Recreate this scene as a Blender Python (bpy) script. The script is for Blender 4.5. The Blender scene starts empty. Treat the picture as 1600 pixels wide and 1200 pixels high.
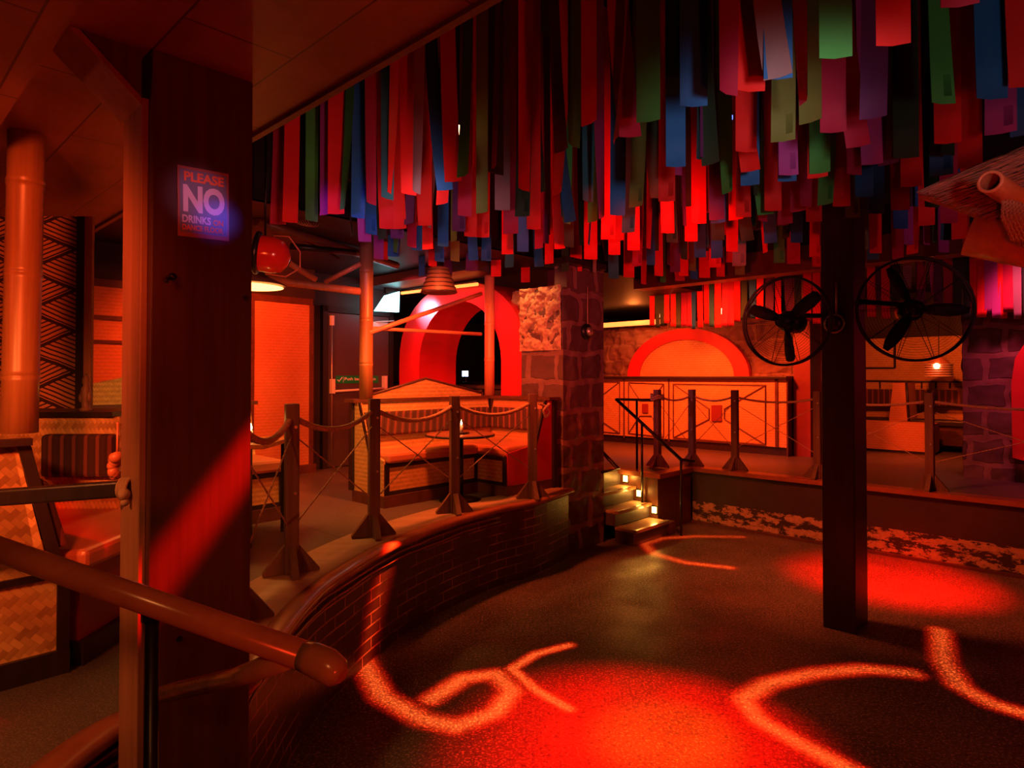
import bpy, math, random
from mathutils import Vector, Matrix, noise
random.seed(7)
C = bpy.context.scene.collection
PI = math.pi
# ------------------------------------------------------------------ camera
F, CX, CY = 1000.0, 800.0, 576.0
EYE = Vector((0, 0, 1.78))
PITCH = math.radians(0.8)
cd = bpy.data.cameras.new('camera'); cam = bpy.data.objects.new('camera', cd); C.objects.link(cam)
cam.location = EYE; cam.rotation_euler = (PI/2 + PITCH, 0, 0)
cd.sensor_width = 36; cd.lens = 36*F/1600; cd.shift_y = (CY-600)/1600; cd.clip_end = 60
bpy.context.scene.camera = cam
ROT = Matrix.Rotation(PI/2 + PITCH, 3, 'X')
def ray(px, py): return ROT @ Vector(((px-CX)/F, -(py-CY)/F, -1))
def P(px, py, d):                 # point seen at a pixel, at depth y=d
    r = ray(px, py); return EYE + r*(d/r.y)
def G(px, py, z):                 # point seen at a pixel, on the horizontal plane z
    r = ray(px, py); return EYE + r*((z-EYE.z)/r.z)
T = math.radians(46.38)
U = Vector((math.cos(T), math.sin(T), 0)); V = Vector((math.sin(T), -math.cos(T), 0)); Z = Vector((0, 0, 1))
def W(a, b, z): return U*a + V*b + Z*z        # the room's own grid
def AB(p): return p.dot(U), p.dot(V)
def PA(px, py, a):                # on the wall plane a = const
    r = ray(px, py); return EYE + r*(a/r.dot(U))
def PB(px, py, b):
    r = ray(px, py); return EYE + r*(b/r.dot(V))
RF = 0.67                          # raised floor height
DECK_EYE = 1.11
# ------------------------------------------------------------------ mesh helper
class MB:
    def __init__(s): s.v = []; s.f = []; s.uv = {}; s.smooth = []
    def add(s, vs, fs, smooth=False, uvs=None):
        n = len(s.v); s.v += [Vector(p) for p in vs]
        for i, f in enumerate(fs):
            if uvs: s.uv[len(s.f)] = uvs[i]
            s.f.append([n+k for k in f]); s.smooth.append(smooth)
        return s
    def obox(s, o, x, y, z):       # corner and three edge vectors
        o, x, y, z = map(Vector, (o, x, y, z))
        vs = [o, o+x, o+x+y, o+y, o+z, o+x+z, o+x+y+z, o+y+z]
        fs = [(0,3,2,1), (4,5,6,7), (0,1,5,4), (1,2,6,5), (2,3,7,6), (3,0,4,7)]
        if x.cross(y).dot(z) < 0: fs = [tuple(reversed(f)) for f in fs]
        return s.add(vs, fs)
    def gbox(s, a0, a1, b0, b1, z0, z1):
        return s.obox(W(a0, b0, z0), U*(a1-a0), V*(b1-b0), Z*(z1-z0))
    def box(s, x0, x1, y0, y1, z0, z1):
        return s.obox((x0, y0, z0), (x1-x0, 0, 0), (0, y1-y0, 0), (0, 0, z1-z0))
    def prism(s, poly, ext):       # planar loop of 3-D points extruded by a vector
        n = len(poly); poly = [Vector(p) for p in poly]; e = Vector(ext)
        nrm = Vector((0,0,0))
        for i in range(n): nrm += (poly[i]-poly[0]).cross(poly[(i+1) % n]-poly[0])
        if nrm.dot(e) > 0: poly = poly[::-1]
        return s.add(poly+[p+e for p in poly], [list(range(n)), list(range(2*n-1, n-1, -1))] +
                     [[(i+1) % n, i, i+n, (i+1) % n+n] for i in range(n)])
    def tube(s, pts, r, seg=10, cap=True, smooth=True, closed=False):
        pts = [Vector(p) for p in pts]; n = len(pts); vs = []; fs = []
        rr = r if isinstance(r, (list, tuple)) else [r]*n
        up = None
        for i, p in enumerate(pts):
            if closed: t = (pts[(i+1) % n]-pts[i-1]).normalized()
            else: t = (pts[min(i+1, n-1)]-pts[max(i-1, 0)]).normalized()
            if up is None:
                up = t.orthogonal().normalized()
            up = (up - t*up.dot(t)).normalized(); w = t.cross(up)
            for k in range(seg):
                q = 2*PI*k/seg; vs.append(p+(up*math.cos(q)+w*math.sin(q))*rr[i])
        m = n if closed else n-1
        for i in range(m):
            j = (i+1) % n
            for k in range(seg):
                l = (k+1) % seg; fs.append((i*seg+k, i*seg+l, j*seg+l, j*seg+k))
        s.add(vs, fs, smooth)
        if cap and not closed:
            base = len(s.v)-len(vs)
            s.f.append([base+k for k in range(seg-1, -1, -1)]); s.smooth.append(False)
            s.f.append([base+(n-1)*seg+k for k in range(seg)]); s.smooth.append(False)
        return s
    def lathe(s, prof, o=(0,0,0), axis=(0,0,1), seg=20, smooth=True, cap=True):   # prof: (radius, along)
        o = Vector(o); ax = Vector(axis).normalized(); x = ax.orthogonal().normalized(); y = ax.cross(x)
        vs = []; fs = []
        for r, h in prof:
            for k in range(seg):
                q = 2*PI*k/seg; vs.append(o+ax*h+(x*math.cos(q)+y*math.sin(q))*max(r, 1e-4))
        for i in range(len(prof)-1):
            for k in range(seg):
                l = (k+1) % seg; fs.append((i*seg+k, i*seg+l, (i+1)*seg+l, (i+1)*seg+k))
        s.add(vs, fs, smooth)
        if not cap: return s
        base = len(s.v)-len(vs)
        s.f.append([base+k for k in range(seg-1, -1, -1)]); s.smooth.append(False)
        s.f.append([base+(len(prof)-1)*seg+k for k in range(seg)]); s.smooth.append(False)
        return s
    def ring(s, c, n, R, r, seg=32, s2=6):
        n = Vector(n).normalized(); x = n.orthogonal().normalized(); y = n.cross(x); c = Vector(c)
        return s.tube([c+(x*math.cos(2*PI*k/seg)+y*math.sin(2*PI*k/seg))*R for k in range(seg)], r, s2, closed=True)
    def sphere(s, c, r, seg=14, rings=8, sc=(1,1,1), bump=0):
        vs = []; fs = []; c = Vector(c)
        for i in range(rings+1):
            th = PI*i/rings
            for k in range(seg):
                q = 2*PI*k/seg; d = Vector((math.sin(th)*math.cos(q)*sc[0], math.sin(th)*math.sin(q)*sc[1], math.cos(th)*sc[2]))
                rr = r*(1+bump*noise.noise((c+d*r)*14+Vector((3,1,7)))) if bump else r
                vs.append(c+d*rr)
        for i in range(rings):
            for k in range(seg):
                l = (k+1) % seg; fs.append((i*seg+k, (i+1)*seg+k, (i+1)*seg+l, i*seg+l))
        return s.add(vs, fs, True)
    def rope(s, pts, R, twist=0.05, seg=6, strands=3, step=0.012):
        # resample then lay three strands round the line
        pts = [Vector(p) for p in pts]; L = [0]
        for i in range(1, len(pts)): L.append(L[-1]+(pts[i]-pts[i-1]).length)
        n = max(4, int(L[-1]/step)); c = []; j = 0
        for i in range(n+1):
            t = L[-1]*i/n
            while j < len(pts)-2 and L[j+1] < t: j += 1
            k = (t-L[j])/max(1e-6, L[j+1]-L[j]); c.append(pts[j].lerp(pts[j+1], k))
        for st in range(strands):
            out = []; up = None
            for i, p in enumerate(c):
                t = (c[min(i+1, n)]-c[max(i-1, 0)]).normalized()
                if up is None: up = t.orthogonal().normalized()
                up = (up-t*up.dot(t)).normalized(); w = t.cross(up)
                q = 2*PI*st/strands + 2*PI*(L[-1]*i/n)/twist
                out.append(p+(up*math.cos(q)+w*math.sin(q))*R*0.5)
            s.tube(out, R*0.56, seg)
        return s
def loc_of(o):
    p = Vector((0,0,0))
    while o: p += Vector(o.location); o = o.parent
    return p
def obj(name, mb, mat, parent=None, origin=None, bevel=0):
    me = bpy.data.meshes.new(name)
    if parent: off = loc_of(parent)
    elif origin is not None: off = Vector(origin)
    else:
        xs = [v.x for v in mb.v]; ys = [v.y for v in mb.v]; zs = [v.z for v in mb.v]
        off = Vector(((min(xs)+max(xs))/2, (min(ys)+max(ys))/2, min(zs)))
    me.from_pydata([v-off for v in mb.v], [], mb.f)
    me.polygons.foreach_set('use_smooth', mb.smooth)
    if mb.uv:
        uvl = me.uv_layers.new(name='UVMap')
        for pi, p in enumerate(me.polygons):
            if pi in mb.uv:
                for li, uvc in zip(p.loop_indices, mb.uv[pi]): uvl.data[li].uv = uvc
    me.materials.append(mat); me.update()
    o = bpy.data.objects.new(name, me); C.objects.link(o)
    if parent: o.parent = parent
    else: o.location = off
    if bevel:
        m = o.modifiers.new('bevel', 'BEVEL'); m.width = bevel; m.segments = 2; m.limit_method = 'ANGLE'
    return o
def tag(o, label, cat, group=None, kind=None):
    o['label'] = label; o['category'] = cat
    if group: o['group'] = group
    if kind: o['kind'] = kind
    return o
def thing(name, label, cat, loc, group=None):
    o = bpy.data.objects.new(name, None); C.objects.link(o); o.location = loc; o.empty_display_size = 0.1
    return tag(o, label, cat, group)
def struct(name, mb, mat, parent=None, label=None):
    o = obj(name, mb, mat, parent)
    if not parent: o['kind'] = 'structure'
    if label: o['label'] = label
    return o
def copy_tree(o, parent=None):
    c = o.copy(); C.objects.link(c); c.parent = parent
    for ch in list(o.children):
        if ch.name in bpy.data.objects: copy_tree(ch, c)
    return c
# ------------------------------------------------------------------ materials
def new_mat(name):
    m = bpy.data.materials.new(name); m.use_nodes = True
    nt = m.node_tree; b = nt.nodes['Principled BSDF']; return m, nt, b
def nd(nt, t, **k):
    n = nt.nodes.new(t)
    for a, v in k.items(): setattr(n, a, v)
    return n
def mth(nt, op, a, b=None, c=None, clamp=False):
    n = nt.nodes.new('ShaderNodeMath'); n.operation = op; n.use_clamp = clamp
    for i, x in enumerate((a, b, c)):
        if x is None: continue
        if isinstance(x, (int, float)): n.inputs[i].default_value = x
        else: nt.links.new(x, n.inputs[i])
    return n.outputs[0]
def mixc(nt, f, a, b):
    n = nt.nodes.new('ShaderNodeMix'); n.data_type = 'RGBA'
    for i, x in ((0, f), (6, a), (7, b)):
        if isinstance(x, (int, float)): n.inputs[i].default_value = x
        elif isinstance(x, tuple): n.inputs[i].default_value = (*x, 1)
        else: nt.links.new(x, n.inputs[i])
    return n.outputs[2]
def coords(nt, kind='Object'): return nt.nodes.new('ShaderNodeTexCoord').outputs[kind]
def wpos(nt): return nt.nodes.new('ShaderNodeNewGeometry').outputs['Position']
def noise_n(nt, vec, scale, detail=4, rough=0.55):
    n = nt.nodes.new('ShaderNodeTexNoise'); n.inputs['Scale'].default_value = scale
    n.inputs['Detail'].default_value = detail; n.inputs['Roughness'].default_value = rough
    if vec is not None: nt.links.new(vec, n.inputs['Vector'])
    return n.outputs['Fac']
def ramp(nt, f, stops):
    n = nt.nodes.new('ShaderNodeValToRGB'); cr = n.color_ramp
    while len(cr.elements) < len(stops): cr.elements.new(0.5)
    for e, (p, c) in zip(cr.elements, stops):
        e.position = p; e.color = (*c, 1) if isinstance(c, tuple) else (c, c, c, 1)
    nt.links.new(f, n.inputs[0]); return n.outputs[0]
def bump(nt, b, h, strength=0.4, dist=0.01):
    n = nt.nodes.new('ShaderNodeBump'); n.inputs['Strength'].default_value = strength; n.inputs['Distance'].default_value = dist
    nt.links.new(h, n.inputs['Height']); nt.links.new(n.outputs[0], b.inputs['Normal'])
def scaled(nt, vec, s):
    n = nt.nodes.new('ShaderNodeMapping'); n.inputs['Scale'].default_value = s
    nt.links.new(vec, n.inputs['Vector']); return n.outputs[0]
def plain(name, col, rough=0.6, metal=0.0, var=0.25, nscale=6, bmp=0.1):
    m, nt, b = new_mat(name)
    v = coords(nt); f = noise_n(nt, v, nscale)
    c = mixc(nt, f, tuple(x*(1-var) for x in col), tuple(min(1, x*(1+var)) for x in col))
    nt.links.new(c, b.inputs['Base Color']); b.inputs['Roughness'].default_value = rough; b.inputs['Metallic'].default_value = metal
    if bmp: bump(nt, b, noise_n(nt, v, nscale*8), bmp, 0.004)
    return m
def wood(name, c1, c2, rough=0.45, sc=(14, 14, 0.8), bmp=0.25):
    m, nt, b = new_mat(name); v = coords(nt)
    f = noise_n(nt, scaled(nt, v, sc), 2.2, 6, 0.62)
    f2 = noise_n(nt, v, 1.7)
    f = mth(nt, 'ADD', mth(nt, 'MULTIPLY', f, 0.75), mth(nt, 'MULTIPLY', f2, 0.3))
    nt.links.new(ramp(nt, f, [(0.3, c1), (0.72, c2)]), b.inputs['Base Color'])
    b.inputs['Roughness'].default_value = rough
    bump(nt, b, f, bmp, 0.003); return m
def woven(name, c1, c2, w=0.028, rough=0.55, con=1.0):
    m, nt, b = new_mat(name); p = wpos(nt)
    sx = nt.nodes.new('ShaderNodeSeparateXYZ'); nt.links.new(p, sx.inputs[0])
    x, y, z = sx.outputs
    a = mth(nt, 'ADD', mth(nt, 'MULTIPLY', x, U.x+V.x), mth(nt, 'MULTIPLY', y, U.y+V.y))
    p1 = mth(nt, 'DIVIDE', mth(nt, 'ADD', a, z), w*1.414); p2 = mth(nt, 'DIVIDE', mth(nt, 'SUBTRACT', a, z), w*1.414)
    i = mth(nt, 'FLOOR', p1); j = mth(nt, 'FLOOR', p2)
    md = mth(nt, 'FLOORED_MODULO', mth(nt, 'SUBTRACT', i, j), 4)
    over = mth(nt, 'LESS_THAN', md, 1.5)
    cb = nt.nodes.new('ShaderNodeCombineXYZ')
    s1 = mth(nt, 'MULTIPLY', i, over); s2 = mth(nt, 'MULTIPLY', j, mth(nt, 'SUBTRACT', 1, over))
    nt.links.new(s1, cb.inputs[0]); nt.links.new(s2, cb.inputs[1]); nt.links.new(over, cb.inputs[2])
    wn = nt.nodes.new('ShaderNodeTexWhiteNoise'); nt.links.new(cb.outputs[0], wn.inputs['Vector'])
    f1 = mth(nt, 'FRACT', p1); f2 = mth(nt, 'FRACT', p2)
    e1 = mth(nt, 'ABSOLUTE', mth(nt, 'SUBTRACT', f1, 0.5)); e2 = mth(nt, 'ABSOLUTE', mth(nt, 'SUBTRACT', f2, 0.5))
    edge = mth(nt, 'ADD', mth(nt, 'MULTIPLY', over, e1), mth(nt, 'MULTIPLY', mth(nt, 'SUBTRACT', 1, over), e2))
    gap = mth(nt, 'GREATER_THAN', edge, 0.46)
    f = mth(nt, 'ADD', mth(nt, 'MULTIPLY', over, 0.35*con), mth(nt, 'MULTIPLY', wn.outputs['Value'], 0.35*con))
    f = mth(nt, 'ADD', f, mth(nt, 'MULTIPLY', noise_n(nt, p, 2.5), 0.35))
    f = mth(nt, 'SUBTRACT', f, mth(nt, 'MULTIPLY', gap, 0.3))
    nt.links.new(ramp(nt, f, [(0.1-.15*(1-con), c1), (0.85-.3*(1-con), c2)]), b.inputs['Base Color'])
    b.inputs['Roughness'].default_value = rough
    bump(nt, b, mth(nt, 'SUBTRACT', mth(nt, 'MULTIPLY', over, 0.4), edge), 0.35, 0.003)
    return m
def emis(name, col, s):
    m, nt, b = new_mat(name); b.inputs['Base Color'].default_value = (*col, 1)
    b.inputs['Emission Color'].default_value = (*col, 1); b.inputs['Emission Strength'].default_value = s; return m
M = {}
M['post'] = wood('dark_stained_timber', (0.045, 0.015, 0.011), (0.10, 0.034, 0.024), 0.42)
M['postlight'] = wood('pale_timber', (0.20, 0.09, 0.06), (0.34, 0.17, 0.11), 0.45)  # lighter tone than the post timber, for side board, brace board and figurine
M['blackwood'] = wood('black_painted_timber', (0.012, 0.007, 0.008), (0.03, 0.016, 0.017), 0.4, bmp=0.15)
M['column'] = wood('column_paint', (0.022, 0.011, 0.014), (0.05, 0.025, 0.032), 0.38, bmp=0.15)
M['trim'] = wood('trim_timber', (0.06, 0.02, 0.012), (0.14, 0.045, 0.028), 0.4, (6, 6, 6))
M['ropepost'] = wood('rope_post_timber', (0.06, 0.026, 0.018), (0.17, 0.08, 0.055), 0.5)
M['cap'] = wood('kerb_cap_timber', (0.18, 0.05, 0.03), (0.34, 0.11, 0.06), 0.28, (3, 3, 3))
M['rail'] = wood('varnished_handrail', (0.22, 0.09, 0.04), (0.42, 0.19, 0.09), 0.22, (4, 4, 4), 0.1)
M['deckply'] = wood('plywood_border', (0.30, 0.17, 0.11), (0.5, 0.3, 0.2), 0.45, (1.2, 7, 7))
M['bamboo'] = wood('bamboo', (0.20, 0.08, 0.03), (0.38, 0.18, 0.07), 0.35, (20, 20, 0.6), 0.08)
M['bamboored'] = wood('red_bamboo', (0.5, 0.16, 0.08), (0.68, 0.26, 0.13), 0.35, (20, 20, 0.6), 0.08)
M['rope'] = plain('hemp_rope', (0.42, 0.26, 0.17), 0.8, nscale=40)
M['wovenbig'] = woven('woven_bamboo_near', (0.36, 0.17, 0.05), (0.78, 0.46, 0.18), .022)
M['woven'] = woven('woven_bamboo_matting', (0.34, 0.17, 0.05), (0.78, 0.46, 0.18), .013, con=.55)
M['wovenred'] = woven('woven_matting_stained', (0.40, 0.13, 0.05), (0.75, 0.32, 0.13), .012, con=.4)
M['black'] = plain('black_paint', (0.010, 0.008, 0.009), 0.6)
M['dark'] = plain('dark_wall_paint', (0.03, 0.016, 0.016), 0.6)
M['metal'] = plain('black_steel', (0.02, 0.018, 0.02), 0.35, 0.6)
M['fanblack'] = plain('fan_black', (0.006, 0.005, 0.006), 0.6)
M['steel'] = plain('brushed_steel', (0.55, 0.5, 0.48), 0.3, 0.8)
M['white'] = plain('white_enamel', (0.7, 0.68, 0.66), 0.4)
M['redpaint'] = plain('red_arch_paint', (0.62, 0.02, 0.025), 0.45, var=0.12, nscale=3)
M['redwall'] = plain('red_wall_paint', (0.5, 0.015, 0.015), 0.5, var=0.15, nscale=3)
M['leather'] = plain('tan_vinyl', (0.55, 0.17, 0.09), 0.32, nscale=3, bmp=0.05)
M['door'] = plain('dark_door_paint', (0.07, 0.05, 0.055), 0.45, var=0.15)
M['darkred'] = plain('oxblood_panel', (0.22, 0.02, 0.02), 0.5)
M['candle'] = plain('candle_wax', (0.75, 0.65, 0.75), 0.4)
M['thatch'] = wood('thatch', (0.12, 0.03, 0.02), (0.5, 0.2, 0.14), 0.7, (3, 40, 40), 0.9)
M['redlac'] = plain('red_lacquer', (0.6, 0.02, 0.015), 0.15, bmp=0)
M['basket'] = plain('dark_basket_weave', (0.10, 0.045, 0.03), 0.6)
M['flame'] = emis('candle_flame', (1, 0.62, 0.22), 30)
M['amber'] = emis('amber_lamp', (1, 0.40, 0.09), 6)
M['led'] = emis('warm_led_strip', (1, 0.17, 0.03), 3.6)
M['step'] = emis('step_lamp', (1, 0.5, 0.09), 12)
M['cyan'] = emis('cool_emergency_lamp', (0.35, 0.95, 1.0), 4.5)
M['warmwhite'] = emis('warm_bulb', (1, 0.5, 0.2), 14)
M['blue_led'] = emis('blue_led', (0.1, 0.15, 1), 6)
M['whiteled'] = emis('white_screen', (0.6, 0.75, 1), 3)
# ribbed corduroy cushion
def ribbed():
    m, nt, b = new_mat('ribbed_fabric'); p = wpos(nt)
    sx = nt.nodes.new('ShaderNodeSeparateXYZ'); nt.links.new(p, sx.inputs[0])
    a = mth(nt, 'ADD', mth(nt, 'MULTIPLY', sx.outputs[0], U.x+V.x), mth(nt, 'MULTIPLY', sx.outputs[1], U.y+V.y))
    f = mth(nt, 'SINE', mth(nt, 'MULTIPLY', a, 150))
    st = mth(nt, 'GREATER_THAN', mth(nt, 'SINE', mth(nt, 'MULTIPLY', a, 75)), 0.6)
    nt.links.new(mixc(nt, st, (0.06, 0.02, 0.018), (0.20, 0.05, 0.04)), b.inputs['Base Color'])
    b.inputs['Roughness'].default_value = 0.9; bump(nt, b, f, 0.4, 0.004); return m
M['ribbed'] = ribbed()
# painted brick wall (UV in metres)
def brickmat(name, brick, mort, w, h, ms, rough, bstr, fromuv=True, glossy=0.5, sparse=True):
    m, nt, b = new_mat(name)
    uv = coords(nt, 'UV')
    if not sparse:
        nn_ = nt.nodes.new('ShaderNodeTexNoise'); nn_.inputs['Scale'].default_value = 3.5; nt.links.new(uv, nn_.inputs['Vector'])
        vm = nt.nodes.new('ShaderNodeVectorMath'); vm.operation = 'MULTIPLY_ADD'; nt.links.new(nn_.outputs['Color'], vm.inputs[0]); vm.inputs[1].default_value = (.16, .13, 0); nt.links.new(uv, vm.inputs[2]); uv0 = uv; uv = vm.outputs[0]
    t = nt.nodes.new('ShaderNodeTexBrick'); nt.links.new(uv, t.inputs['Vector'])
    t.inputs['Scale'].default_value = 1; t.inputs['Brick Width'].default_value = w; t.inputs['Row Height'].default_value = h
    t.inputs['Mortar Size'].default_value = ms; t.inputs['Mortar Smooth'].default_value = 0.3; t.inputs['Bias'].default_value = 0
    t.inputs['Color1'].default_value = (*brick, 1); t.inputs['Color2'].default_value = (*[x*1.7 for x in brick], 1)
    t.inputs['Mortar'].default_value = (*mort, 1)
    n = noise_n(nt, uv, 3.0)
    base = t.outputs['Color']
    if sparse:
        msk = ramp(nt, n, [(0.42, 0.0), (0.6, 1.0)])
        base = mixc(nt, msk, brick, base)
    n2 = noise_n(nt, uv, 22, 5)
    base = mixc(nt, mth(nt, 'MULTIPLY', n2, 0.5), base, tuple(x*0.35 for x in brick))
    nt.links.new(base, b.inputs['Base Color']); b.inputs['Roughness'].default_value = rough
    hgt = mth(nt, 'SUBTRACT', mth(nt, 'MULTIPLY', n2, 0.35), t.outputs['Fac'])
    bump(nt, b, hgt, bstr, 0.01); return m
M['brick'] = brickmat('painted_brick', (0.045, 0.014, 0.014), (0.42, 0.17, 0.12), 0.23, 0.078, 0.006, 0.35, 0.7)
M['stone'] = brickmat('pillar_stone', (0.09, 0.045, 0.045), (0.26, 0.13, 0.12), 0.37, 0.30, 0.036, 0.75, 0.8, sparse=False)
M['rubble'] = plain('rubble_stone', (0.46, 0.28, 0.18), 0.85, var=0.6, nscale=22, bmp=1.0)
M['stonewall'] = brickmat('rough_stone_wall', (0.20, 0.10, 0.075), (0.36, 0.2, 0.15), 0.62, 0.27, 0.025, 0.8, 1.0, sparse=False)
# flaking plaster low wall
def flake():
    m, nt, b = new_mat('flaking_painted_wall'); uv = coords(nt, 'UV')
    sx = nt.nodes.new('ShaderNodeSeparateXYZ'); nt.links.new(uv, sx.inputs[0]); v = sx.outputs[1]
    n = noise_n(nt, scaled(nt, uv, (1, 2.2, 1)), 7.0, 10, 0.74)
    lo = mth(nt, 'MULTIPLY', mth(nt, 'LESS_THAN', v, 0.27), mth(nt, 'GREATER_THAN', v, 0.015))
    bands = mth(nt, 'ABSOLUTE', mth(nt, 'SINE', mth(nt, 'MULTIPLY', v, 22)))
    k = mth(nt, 'MULTIPLY', lo, ramp(nt, mth(nt, 'ADD', n, mth(nt, 'MULTIPLY', bands, 0.10)), [(0.55, 0.0), (0.58, 1.0)]))
    c = mixc(nt, k, mixc(nt, noise_n(nt, uv, 3), (0.02, 0.011, 0.012), (0.055, 0.025, 0.025)), mixc(nt, noise_n(nt, uv, 30), (0.25, 0.12, 0.08), (0.65, 0.4, 0.28)))
    nt.links.new(c, b.inputs['Base Color']); b.inputs['Roughness'].default_value = 0.5
    bump(nt, b, mth(nt, 'ADD', k, n), 0.5, 0.01); return m
M['flake'] = flake()
def floorm():
    m, nt, b = new_mat('dance_floor_screed'); p = wpos(nt)
    n1 = noise_n(nt, p, 0.9, 5, 0.6); n2 = noise_n(nt, p, 75, 2); n3 = noise_n(nt, p, 38, 3)
    base = ramp(nt, n1, [(0.32, (0.035, 0.026, 0.024)), (0.68, (0.14, 0.10, 0.085))])
    sp = ramp(nt, n2, [(0.54, 0.0), (0.64, 1.0)]); dk = ramp(nt, n3, [(0.38, 1.0), (0.45, 0.0)])
    c = mixc(nt, mth(nt, 'MULTIPLY', sp, 0.7), base, (0.5, 0.36, 0.28))
    c = mixc(nt, mth(nt, 'MULTIPLY', dk, 0.6), c, (0.012, 0.008, 0.008))
    nt.links.new(c, b.inputs['Base Color'])
    nt.links.new(ramp(nt, noise_n(nt, p, 2.2), [(0.3, 0.34), (0.7, 0.6)]), b.inputs['Roughness'])
    bump(nt, b, n2, 0.25, 0.003); return m
M['floor'] = floorm()
def lino():
    m, nt, b = new_mat('raised_floor_vinyl'); p = wpos(nt)
    n1 = noise_n(nt, p, 1.3); n2 = noise_n(nt, p, 160, 2)
    sx = nt.nodes.new('ShaderNodeSeparateXYZ'); nt.links.new(p, sx.inputs[0])
    seam = 0
    a = mth(nt, 'ADD', mth(nt, 'MULTIPLY', sx.outputs[0], U.x), mth(nt, 'MULTIPLY', sx.outputs[1], U.y))
    s1 = mth(nt, 'LESS_THAN', mth(nt, 'FLOORED_MODULO', a, 1.2), 0.008)
    c = mixc(nt, n1, (0.04, 0.03, 0.03), (0.10, 0.075, 0.07))
    c = mixc(nt, mth(nt, 'MULTIPLY', ramp(nt, n2, [(0.5, 0.0), (0.64, 1.0)]), 0.5), c, (0.30, 0.22, 0.18))
    c = mixc(nt, s1, c, (0.012, 0.01, 0.01))
    nt.links.new(c, b.inputs['Base Color']); b.inputs['Roughness'].default_value = 0.42
    bump(nt, b, n2, 0.2, 0.002); return m
M['lino'] = lino()
def plyceil():
    m, nt, b = new_mat('plywood_ceiling'); p = wpos(nt)
    mp = nt.nodes.new('ShaderNodeMapping'); mp.inputs['Rotation'].default_value = (0, 0, -T); nt.links.new(p, mp.inputs['Vector'])
    t = nt.nodes.new('ShaderNodeTexBrick'); nt.links.new(scaled(nt, mp.outputs[0], (1, 1, 1)), t.inputs['Vector'])
    rot = nt.nodes.new('ShaderNodeMapping'); rot.inputs['Rotation'].default_value = (0, 0, PI/2); nt.links.new(mp.outputs[0], rot.inputs['Vector'])
    nt.links.new(rot.outputs[0], t.inputs['Vector'])
    t.inputs['Scale'].default_value = 1; t.inputs['Brick Width'].default_value = 1.2; t.inputs['Row Height'].default_value = 0.31
    t.inputs['Mortar Size'].default_value = 0.003; t.inputs['Mortar Smooth'].default_value = 0
    t.inputs['Color1'].default_value = (0.26, 0.085, 0.045, 1); t.inputs['Color2'].default_value = (0.36, 0.12, 0.06, 1); t.inputs['Mortar'].default_value = (0.02, 0.006, 0.005, 1)
    g = noise_n(nt, scaled(nt, rot.outputs[0], (1.5, 14, 1)), 2, 5, 0.6)
    bl = noise_n(nt, p, 3.2, 5)
    c = mixc(nt, mth(nt, 'MULTIPLY', g, 0.5), t.outputs['Color'], (0.1, 0.03, 0.018))
    c = mixc(nt, ramp(nt, bl, [(0.3, 0.55), (0.6, 0.0)]), c, (0.07, 0.02, 0.014))
    nt.links.new(c, b.inputs['Base Color']); b.inputs['Roughness'].default_value = 0.42
    bump(nt, b, g, 0.15, 0.002); return m
M['ply'] = plyceil()
def tapa():
    m, nt, b = new_mat('tapa_zigzag_cloth'); uv = coords(nt, 'UV')
    sx = nt.nodes.new('ShaderNodeSeparateXYZ'); nt.links.new(uv, sx.inputs[0]); u, v = sx.outputs[0], sx.outputs[1]
    # u across in metres from the right border, v up in metres; triangles of height h
    h = 0.225; w = 0.27
    fu = mth(nt, 'PINGPONG', u, w)                      # 0..w..0
    wob = mth(nt, 'MULTIPLY', mth(nt, 'SUBTRACT', noise_n(nt, uv, 3), 0.5), 0.03)
    vv = mth(nt, 'ADD', v, wob)
    k = mth(nt, 'DIVIDE', fu, w)
    z1 = mth(nt, 'FLOORED_MODULO', mth(nt, 'SUBTRACT', vv, mth(nt, 'MULTIPLY', k, h/2)), h)
    z2 = mth(nt, 'FLOORED_MODULO', mth(nt, 'ADD', vv, mth(nt, 'MULTIPLY', k, h/2)), h)
    line = mth(nt, 'MAXIMUM', mth(nt, 'LESS_THAN', z1, 0.02), mth(nt, 'LESS_THAN', z2, 0.02))
    # hatching parallel to the rising arm in one set of triangles, to the falling arm in the other
    inner = mth(nt, 'GREATER_THAN', z2, z1)
    q = 0.0250
    h1 = mth(nt, 'LESS_THAN', mth(nt, 'FLOORED_MODULO', z1, q), 0.009)
    h2 = mth(nt, 'LESS_THAN', mth(nt, 'FLOORED_MODULO', z2, q), 0.009)
    hat = mth(nt, 'ADD', mth(nt, 'MULTIPLY', inner, h1), mth(nt, 'MULTIPLY', mth(nt, 'SUBTRACT', 1, inner), h2))
    bord = mth(nt, 'MULTIPLY', mth(nt, 'GREATER_THAN', u, -0.045), mth(nt, 'LESS_THAN', u, 0.0))
    mar = mth(nt, 'LESS_THAN', u, -0.045)
    pat = mth(nt, 'MAXIMUM', mth(nt, 'MAXIMUM', line, hat), bord)
    pat = mth(nt, 'MULTIPLY', pat, mth(nt, 'SUBTRACT', 1, mar))
    c = mixc(nt, noise_n(nt, uv, 5), (0.50, 0.20, 0.09), (0.66, 0.30, 0.14))
    c = mixc(nt, pat, c, (0.035, 0.014, 0.012))
    nt.links.new(c, b.inputs['Base Color']); b.inputs['Roughness'].default_value = 0.8; return m
M['tapa'] = tapa()
def cloth(name, col):
    m, nt, b = new_mat(name); v = coords(nt)
    c = mixc(nt, noise_n(nt, v, 3), tuple(x*0.85 for x in col), col)
    nt.links.new(c, b.inputs['Base Color']); b.inputs['Roughness'].default_value = 0.75
    bump(nt, b, noise_n(nt, v, 260, 1), 0.08, 0.001); return m
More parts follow.
